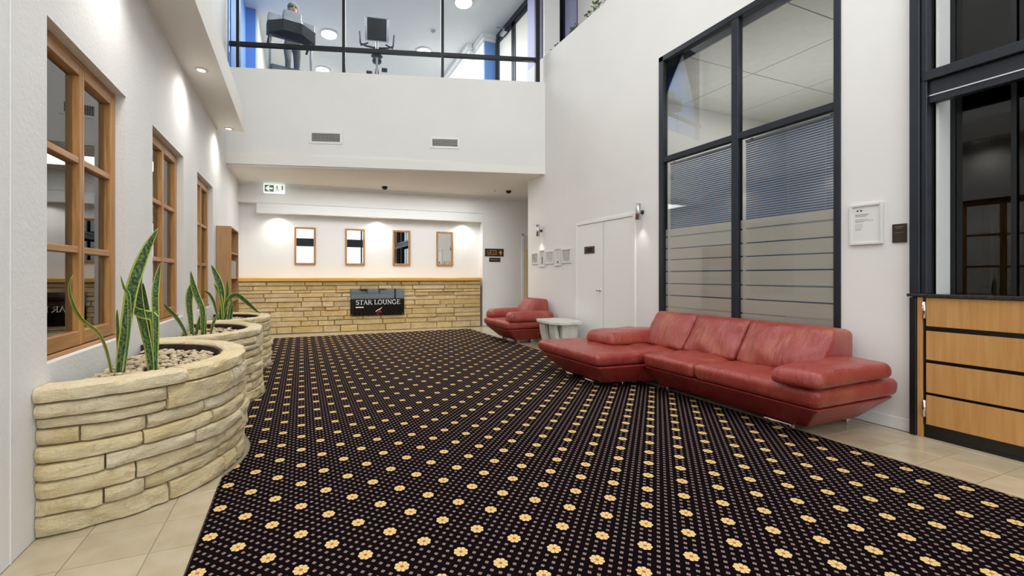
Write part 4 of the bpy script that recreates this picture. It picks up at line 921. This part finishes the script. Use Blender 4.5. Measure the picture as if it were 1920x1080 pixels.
# ---- five small framed pictures
PICS = [(7.53, 7.802, 1.482, 1.723, 0), (7.285, 7.508, 1.429, 1.769, 1), (6.979, 7.263, 1.479, 1.732, 2), (6.732, 6.949, 1.435, 1.771, 3), (6.418, 6.713, 1.481, 1.746, 4)]
PD = ['first small framed picture from the corridor in the row of five', 'narrow framed picture with dark flower second in the row of five', 'middle small framed picture in the row of five', 'narrow pale framed picture fourth in the row of five', 'grey framed picture nearest the cupboard doors in the row of five']
for y0, y1, z0, z1, k in PICS:
    p = thing('framed_picture', PD[k], 'picture', (XR - .01, (y0 + y1) / 2, z0), 'small pictures on the right wall')
    t = .028
    part(p, 'frame', 'frame_white', boxes=[(XR - .022, XR - .001, y0, y0 + t, z0, z1), (XR - .022, XR - .001, y1 - t, y1, z0, z1), (XR - .022, XR - .001, y0 + t, y1 - t, z0, z0 + t), (XR - .022, XR - .001, y0 + t, y1 - t, z1 - t, z1)], bev=.002)
    m = plain('picture_%d' % k, [(150, 150, 150), (205, 205, 200), (186, 186, 182), (220, 220, 216), (176, 178, 176)][k], .5, c2=[(196, 196, 192), (190, 190, 188), (212, 212, 208), (208, 208, 206), (200, 200, 198)][k], ns=14)
    im = part(p, 'image', m, box=(XR - .010, XR - .004, y0 + t, y1 - t, z0 + t, z1 - t))
    if k == 1: part(im, 'flower', 'ink', box=(XR - .0108, XR - .010, y0 + .08, y0 + .13, z0 + .06, z0 + .2))
    if k == 3: part(im, 'flower', 'ink', sphere=((XR - .0100, (y0 + y1) / 2, z0 + .07), (.001, .03, .025), 10, 6))
# ---- notice and plaque
p = thing('framed_notice', 'white framed printed notice on the wall beside the office window', 'notice', (XR - .01, 2.15, 1.517))
y0, y1, z0, z1, t = 2.03, 2.264, 1.517, 1.869, .022
part(p, 'frame', 'frame_white', boxes=[(XR - .02, XR - .001, y0, y0 + t, z0, z1), (XR - .02, XR - .001, y1 - t, y1, z0, z1), (XR - .02, XR - .001, y0 + t, y1 - t, z0, z0 + t), (XR - .02, XR - .001, y0 + t, y1 - t, z1 - t, z1)], bev=.003)
pp = part(p, 'paper', 'paper', box=(XR - .010, XR - .004, y0 + t, y1 - t, z0 + t, z1 - t))
ln = []
for (zz, w, h) in ((1.775, .095, .005), (1.762, .085, .005), (1.735, .09, .003), (1.722, .125, .003), (1.714, .06, .003), (1.690, .055, .003), (1.672, .05, .003), (1.655, .045, .003), (1.645, .04, .003)):
    ln.append((XR - .0106, XR - .0100, 2.222 - w, 2.222, zz, zz + h))
part(pp, 'print', 'ink', boxes=ln); part(pp, 'print', 'dark_plastic', boxes=[(XR - .0106, XR - .0100, 2.198, 2.212, 1.806, 1.818), (XR - .0106, XR - .0100, 2.172, 2.188, 1.806, 1.818)])
p = thing('wall_plaque', 'small square dark brown plaque beside the reception hatch frame', 'plaque', (XR - .005, 1.925, 1.52))
part(p, 'plate', 'plaque_brown', box=(XR - .012, XR - .001, 1.882, 1.971, 1.52, 1.671), bev=.002)
part(p, 'engraving', 'brass', boxes=[(XR - .0125, XR - .012, 1.90, 1.955, 1.645, 1.650), (XR - .0125, XR - .012, 1.912, 1.945, 1.632, 1.636), (XR - .0125, XR - .012, 1.90, 1.955, 1.60, 1.603)])
s = thing('light_switch', 'tiny white wall switch below the row of pictures', 'switch', (XR - .005, 6.68, 1.36)); part(s, 'plate', 'white_plastic', box=(XR - .008, XR - .001, 6.66, 6.70, 1.36, 1.40), bev=.001); part(s, 'rocker', 'silver_plastic', box=(XR - .011, XR - .008, 6.674, 6.686, 1.368, 1.392))

# ---- reception counter
rc = thing('reception_counter', 'timber panelled reception counter with black worktop at the right edge', 'counter', (XR + .1, .2, 0))
cx = XR - .035
part(rc, 'backing', 'black_gloss', box=(cx + .012, XR + .08, -1.4, 1.775, .10, 1.085))
part(rc, 'kickboard', 'black_gloss', box=(cx + .02, XR + .08, -1.4, 1.775, 0, .10))
for z0, z1 in ((.105, .330), (.352, .577), (.604, .825), (.862, 1.08)):
    part(rc, 'front_panel', 'counter_wood', box=(cx, cx + .012, -1.4, 1.757, z0, z1), bev=.001)
part(rc, 'end_post', 'counter_wood', box=(cx - .004, cx + .03, 1.777, 1.808, 0, 1.085), bev=.002)
for z in (.16, .92): part(rc, 'hinge', 'chrome', True, lathe=((cx - .008, 1.766, z), [(.004, 0), (.011, .002), (.011, .128), (.004, .13)], 12))
part(rc, 'worktop', 'black_stone', box=(cx - .02, XR + .20, -1.4, 1.865, 1.086, 1.110), bev=.004)

# ---- plants on the ledge
random.seed(8)
for k, (y, z, sz) in enumerate(((7.02, 5.60, .10), (6.45, 5.60, .14), (5.86, 5.60, .26))):
    p = thing('ledge_plant', ['tiny sprig on the upper ledge nearest the gym window', 'small leafy sprig on the upper ledge', 'largest trailing green plant on the upper ledge'][k], 'plant', (4.62, y, 5.58), 'plants on the upper ledge')
    st = MB()
    for i in range(4 + 6 * k):
        q = (4.60 + random.uniform(-.04, .03), y + random.uniform(-sz, sz), 5.62 + random.uniform(0, sz * .7))
        st.tube([(4.62, y, 5.575), ((4.62 + q[0]) / 2, (y + q[1]) / 2, 5.62), q], .004, 5)
        for j in range(4):
            a = random.uniform(0, 6.28); l = random.uniform(.035, .06); d = V((math.cos(a), math.sin(a), random.uniform(-.3, .7))).normalized(); e = d.cross(V((0, 0, 1))).normalized() * l * .35
            o = V(q); vs = [o, o + d * l * .5 + e, o + d * l, o + d * l * .5 - e, o + d * l * .5 + V((0, 0, .006))]
            MB().add(vs, [(0, 1, 4), (1, 2, 4), (2, 3, 4), (3, 0, 4), (0, 3, 2, 1)]).build('leaf', 'leaf_green', p)
    st.build('stem', 'leaf_green', p)

# ---- gym things
for k, (x, y) in enumerate(((.74, 11.40), (3.2, 11.32), (.69, 13.45), (3.45, 8.95))):
    t = thing('ceiling_lamp', ['round glowing gym ceiling lamp behind the treadmill runner', 'round glowing gym ceiling lamp right of the bike screen', 'round glowing gym ceiling lamp at the back left low in the window', 'round glowing gym ceiling lamp at the top edge above the right pane'][k], 'ceiling lamp', (x, y, 7.3), 'round gym ceiling lamps')
    part(t, 'base_ring', 'white_plastic', True, lathe=((x, y, 7.399), [(.20, 0), (.21, -.03), (.19, -.035)], 28)); part(t, 'diffuser', 'lamp_glow', True, lathe=((x, y, 7.37), [(.185, 0), (.18, -.03), (.13, -.055), (.05, -.065)], 28))
t = thing('smoke_detector', 'white round smoke detector on the gym ceiling', 'smoke detector', (3.16, 10.3, 7.34)); part(t, 'base', 'white_plastic', True, lathe=((3.16, 10.3, 7.399), [(.075, 0), (.075, -.02)], 18)); part(t, 'sensor', 'silver_plastic', True, lathe=((3.16, 10.3, 7.379), [(.055, 0), (.05, -.025), (.03, -.032)], 18))
def xf_at(c, ang):
    return lambda p: (c[0] + p[0] * math.cos(ang) - p[1] * math.sin(ang), c[1] + p[0] * math.sin(ang) + p[1] * math.cos(ang), c[2] + p[2])
# treadmill: local x lateral, y away from the window, z up from gym floor
TC = (-.11, 8.77, 4.9); TA = math.radians(9); X = xf_at(TC, TA)
tm_ = thing('treadmill', 'dark grey treadmill with silver uprights behind the gym window', 'treadmill', TC)
part(tm_, 'deck', 'dark_plastic', xf=X, box=(-.36, .36, .05, 1.75, .02, .20), bev=.02, seg=2)
part(tm_, 'running_belt', 'black_frame', xf=X, box=(-.24, .24, .35, 1.7, .2005, .212))
part(tm_, 'motor_cover', 'mid_plastic', xf=X, box=(-.36, .36, -.05, .33, .02, .27), bev=.03, seg=2)
for s in (-1, 1):
    part(tm_, 'upright', 'silver_plastic', True, xf=X, tube=([(s * .37, .06, .1), (s * .36, .05, .6), (s * .36, .0, .86)], .022, 10))
    part(tm_, 'handrail', 'dark_plastic', True, xf=X, tube=([(s * .36, .0, .84), (s * .36, .25, .88), (s * .36, .5, .86)], .022, 10))
b = MB(X); b.prism([(-.42, -.08), (-.16, -.20), (.16, -.20), (.42, -.08), (.42, .12), (-.42, .12)], [.80, .86, .86, .80, .84, .84], [1.02, 1.06, 1.06, 1.02, 1.05, 1.05]); b.build('console', 'dark_plastic', tm_)
b = MB(X); b.box(-.16, .16, -.16, .08, 1.04, 1.28, bev=.03, seg=2); b.box(-.41, -.19, -.10, .08, 1.02, 1.18, bev=.03, seg=2); b.box(.19, .41, -.10, .08, 1.02, 1.16, bev=.03, seg=2); b.build('console_top', 'silver_plastic', tm_, 'auto')
part(tm_, 'cross_bar', 'dark_plastic', True, xf=X, tube=([(-.36, -.02, .86), (-.2, -.12, .90), (0, -.14, .91), (.2, -.12, .90), (.36, -.02, .86)], .018, 8))
# exercise bike
BC = (1.39, 8.16, 4.9); X = xf_at(BC, math.radians(-9.7))
bk = thing('exercise_bike', 'dark exercise bike with upright screen behind the gym window', 'exercise bike', BC)
part(bk, 'frame_post', 'brushed_steel', True, xf=X, tube=([(0, .1, .05), (0, .02, .5), (0, -.02, .78)], .022, 10))
part(bk, 'floor_bar', 'dark_plastic', True, xf=X, tubes=[([(-.25, -.05, .035), (.25, -.05, .035)], .03, 10), ([(-.25, .95, .035), (.25, .95, .035)], .03, 10), ([(0, -.05, .05), (0, .95, .05)], .03, 10)])
part(bk, 'flywheel_cover', 'dark_plastic', True, xf=X, lathe=((-.04, .45, .30), [(.08, 0), (.16, .01), (.16, .07), (.08, .08)], 24, 'x'))
part(bk, 'screen', 'dark_plastic', xf=X, box=(-.18, .18, -.07, -.03, .76, 1.18), bev=.015, seg=2)
part(bk, 'screen_frame', 'silver_plastic', True, xf=X, tubes=[([(-.20, -.05, .76), (-.21, -.05, 1.19)], .012, 8), ([(.20, -.05, .76), (.21, -.05, 1.19)], .012, 8), ([(-.2, -.05, 1.19), (.2, -.05, 1.19)], .01, 8), ([(-.2, -.05, .76), (.2, -.05, .76)], .01, 8)])
part(bk, 'handlebar', 'dark_plastic', True, xf=X, tubes=[([(s * .03, -.02, .64), (s * .2, -.02, .66), (s * .30, .02, .72), (s * .32, .10, .98)], .018, 8) for s in (-1, 1)] + [([(s * .16, -.02, .72), (s * .30, -.02, .66)], .014, 8) for s in (-1, 1)])
for s, z in ((-1, .30), (1, .30)):
    part(bk, 'pedal', 'dark_plastic', xf=X, box=(s * .09, s * .20, .22, .34, z - .02 + (.08 if s > 0 else .0), z + .02 + (.08 if s > 0 else 0)), bev=.01)
part(bk, 'resistance_knob', 'dark_plastic', True, xf=X, lathe=((0, 0, .48), [(.02, 0), (.11, .012), (.02, .024)], 14))
part(bk, 'saddle', 'black_frame', True, xf=X, sphere=((0, .85, .82), (.10, .14, .05), 14, 8)); part(bk, 'seat_post', 'brushed_steel', True, xf=X, tube=([(0, .62, .1), (0, .82, .8)], .022, 8))

# ---- person on the treadmill, facing the window
PX = xf_at((TC[0] + .13, TC[1], TC[2] + .212), TA)
def person():
    # joints: local x lateral, y away from window, z above belt
    J = {'pel': (0, .78, .90, .125), 'ab': (0, .76, 1.06, .115), 'chest': (0, .73, 1.25, .135), 'neck': (0, .70, 1.41, .052), 'head0': (0, .685, 1.48, .075), 'head1': (0, .675, 1.56, .098), 'head2': (0, .68, 1.63, .08),
         'shL': (-.17, .74, 1.33, .058), 'elL': (-.25, .86, 1.10, .042), 'wrL': (-.20, .62, 1.05, .030), 'haL': (-.18, .54, 1.06, .036),
         'shR': (.17, .74, 1.33, .058), 'elR': (.26, .80, 1.09, .042), 'wrR': (.20, .56, 1.12, .030), 'haR': (.18, .49, 1.15, .036),
         'hiL': (-.095, .78, .84, .095), 'knL': (-.10, .62, .48, .062), 'anL': (-.10, .74, .10, .042), 'toL': (-.10, .56, .035, .035),
         'hiR': (.095, .78, .84, .095), 'knR': (.10, .86, .47, .062), 'anR': (.10, 1.10, .20, .042), 'toR': (.10, 1.02, .05, .035)}
    E = [('pel', 'ab'), ('ab', 'chest'), ('chest', 'neck'), ('neck', 'head0'), ('head0', 'head1'), ('head1', 'head2'), ('chest', 'shL'), ('shL', 'elL'), ('elL', 'wrL'), ('wrL', 'haL'), ('chest', 'shR'), ('shR', 'elR'), ('elR', 'wrR'), ('wrR', 'haR'),
         ('pel', 'hiL'), ('hiL', 'knL'), ('knL', 'anL'), ('anL', 'toL'), ('pel', 'hiR'), ('hiR', 'knR'), ('knR', 'anR'), ('anR', 'toR')]
    fing = []
    for sd, (hx, hy, hz) in (('L', J['haL'][:3]), ('R', J['haR'][:3])):
        s = -1 if sd == 'L' else 1
        for i in range(4):
            off = (i - 1.5) * .017; a, b_ = 'f%s%d' % (sd, i), 'g%s%d' % (sd, i)
            J[a] = (hx - s * .004, hy - .045 - .004 * (i in (1, 2)), hz + off, .0085); J[b_] = (hx - s * .028, hy - .055, hz + off - .004, .0075); E += [('ha' + sd, a), (a, b_)]
        J['t' + sd] = (hx - s * .030, hy - .015, hz + .034, .009); E.append(('ha' + sd, 't' + sd))
    keys = list(J); idx = {k: i for i, k in enumerate(keys)}
    me = bpy.data.meshes.new('tmp'); me.from_pydata([PX(J[k][:3]) for k in keys], [(idx[a], idx[b]) for a, b in E], [])
    o = bpy.data.objects.new('tmp', me); COL.objects.link(o); sk = o.modifiers.new('skin', 'SKIN')
    for i, k in enumerate(keys): me.skin_vertices[0].data[i].radius = (J[k][3], J[k][3])
    me.skin_vertices[0].data[0].use_root = True; sk.use_smooth_shade = True
    ss = o.modifiers.new('sub', 'SUBSURF'); ss.levels = 2; ss.render_levels = 2
    dg = bpy.context.evaluated_depsgraph_get(); ev = o.evaluated_get(dg).to_mesh()
    vs = [tuple(v.co) for v in ev.vertices]; fs = [tuple(p.vertices) for p in ev.polygons]
    bpy.data.objects.remove(o)
    fm = []
    ca, sa = math.cos(TA), math.sin(TA)
    for f in fs:
        c = sum((V(vs[i]) for i in f), V()) / len(f); dx, dy = c.x - TC[0] - .13, c.y - TC[1]; z = c.z - TC[2] - .212
        lx, ly = dx * ca + dy * sa, -dx * sa + dy * ca
        arm = abs(lx) > .185 and z > .95
        if z > 1.43: fm.append(0)
        elif arm and z < 1.22: fm.append(0)
        elif z > .93: fm.append(1)
        elif z > .08: fm.append(2)
        else: fm.append(3)
    t = thing('person', 'person in pale top and grey trousers running on the gym treadmill', 'person', (TC[0] - .78 * sa, TC[1] + .78 * ca, TC[2] + .212))
    link_mesh('body', vs, fs, None, t, True, mats=['skin', 'pale_fabric', 'grey_fabric', 'pale_fabric'], fmi=fm)
    b = MB(PX); b.sphere((0, .70, 1.60), (.108, .118, .108), 16, 10)
    b.v = [v for v in b.v]; hr = b.build('hair', 'hair_grey', t, True)
    part(t, 'nose', 'skin', True, xf=PX, sphere=((0, .578, 1.545), (.014, .02, .022), 8, 6))
    for s in (-1, 1):
        part(t, 'eye', 'black_gloss', True, xf=PX, sphere=((s * .034, .587, 1.572), (.012, .008, .007), 8, 6)); part(t, 'ear', 'skin', True, xf=PX, sphere=((s * .100, .68, 1.55), (.012, .024, .034), 8, 6))
    part(t, 'mouth', 'sign_red', True, xf=PX, sphere=((0, .590, 1.503), (.024, .008, .006), 8, 6))
person()

# ---- outside, seen only in the mirrors
hg = thing('hedge', 'green hedge beyond the entrance glass reflected in the mirrors', 'hedge', (3.2, -16, -.16))
b = MB(); random.seed(2)
for i in range(26): b.sphere((.5 + i * .13, -16 + random.uniform(-.3, .3), .5 + random.uniform(-.3, 1.3)), random.uniform(.35, .6), 8, 6)
b.build('foliage', 'hedge_green', hg, True); part(hg, 'trunk', 'liner_brown', boxes=[(2.0, 2.12, -16.06, -15.94, -.16, .6), (3.0, 3.12, -16.06, -15.94, -.16, .6)])
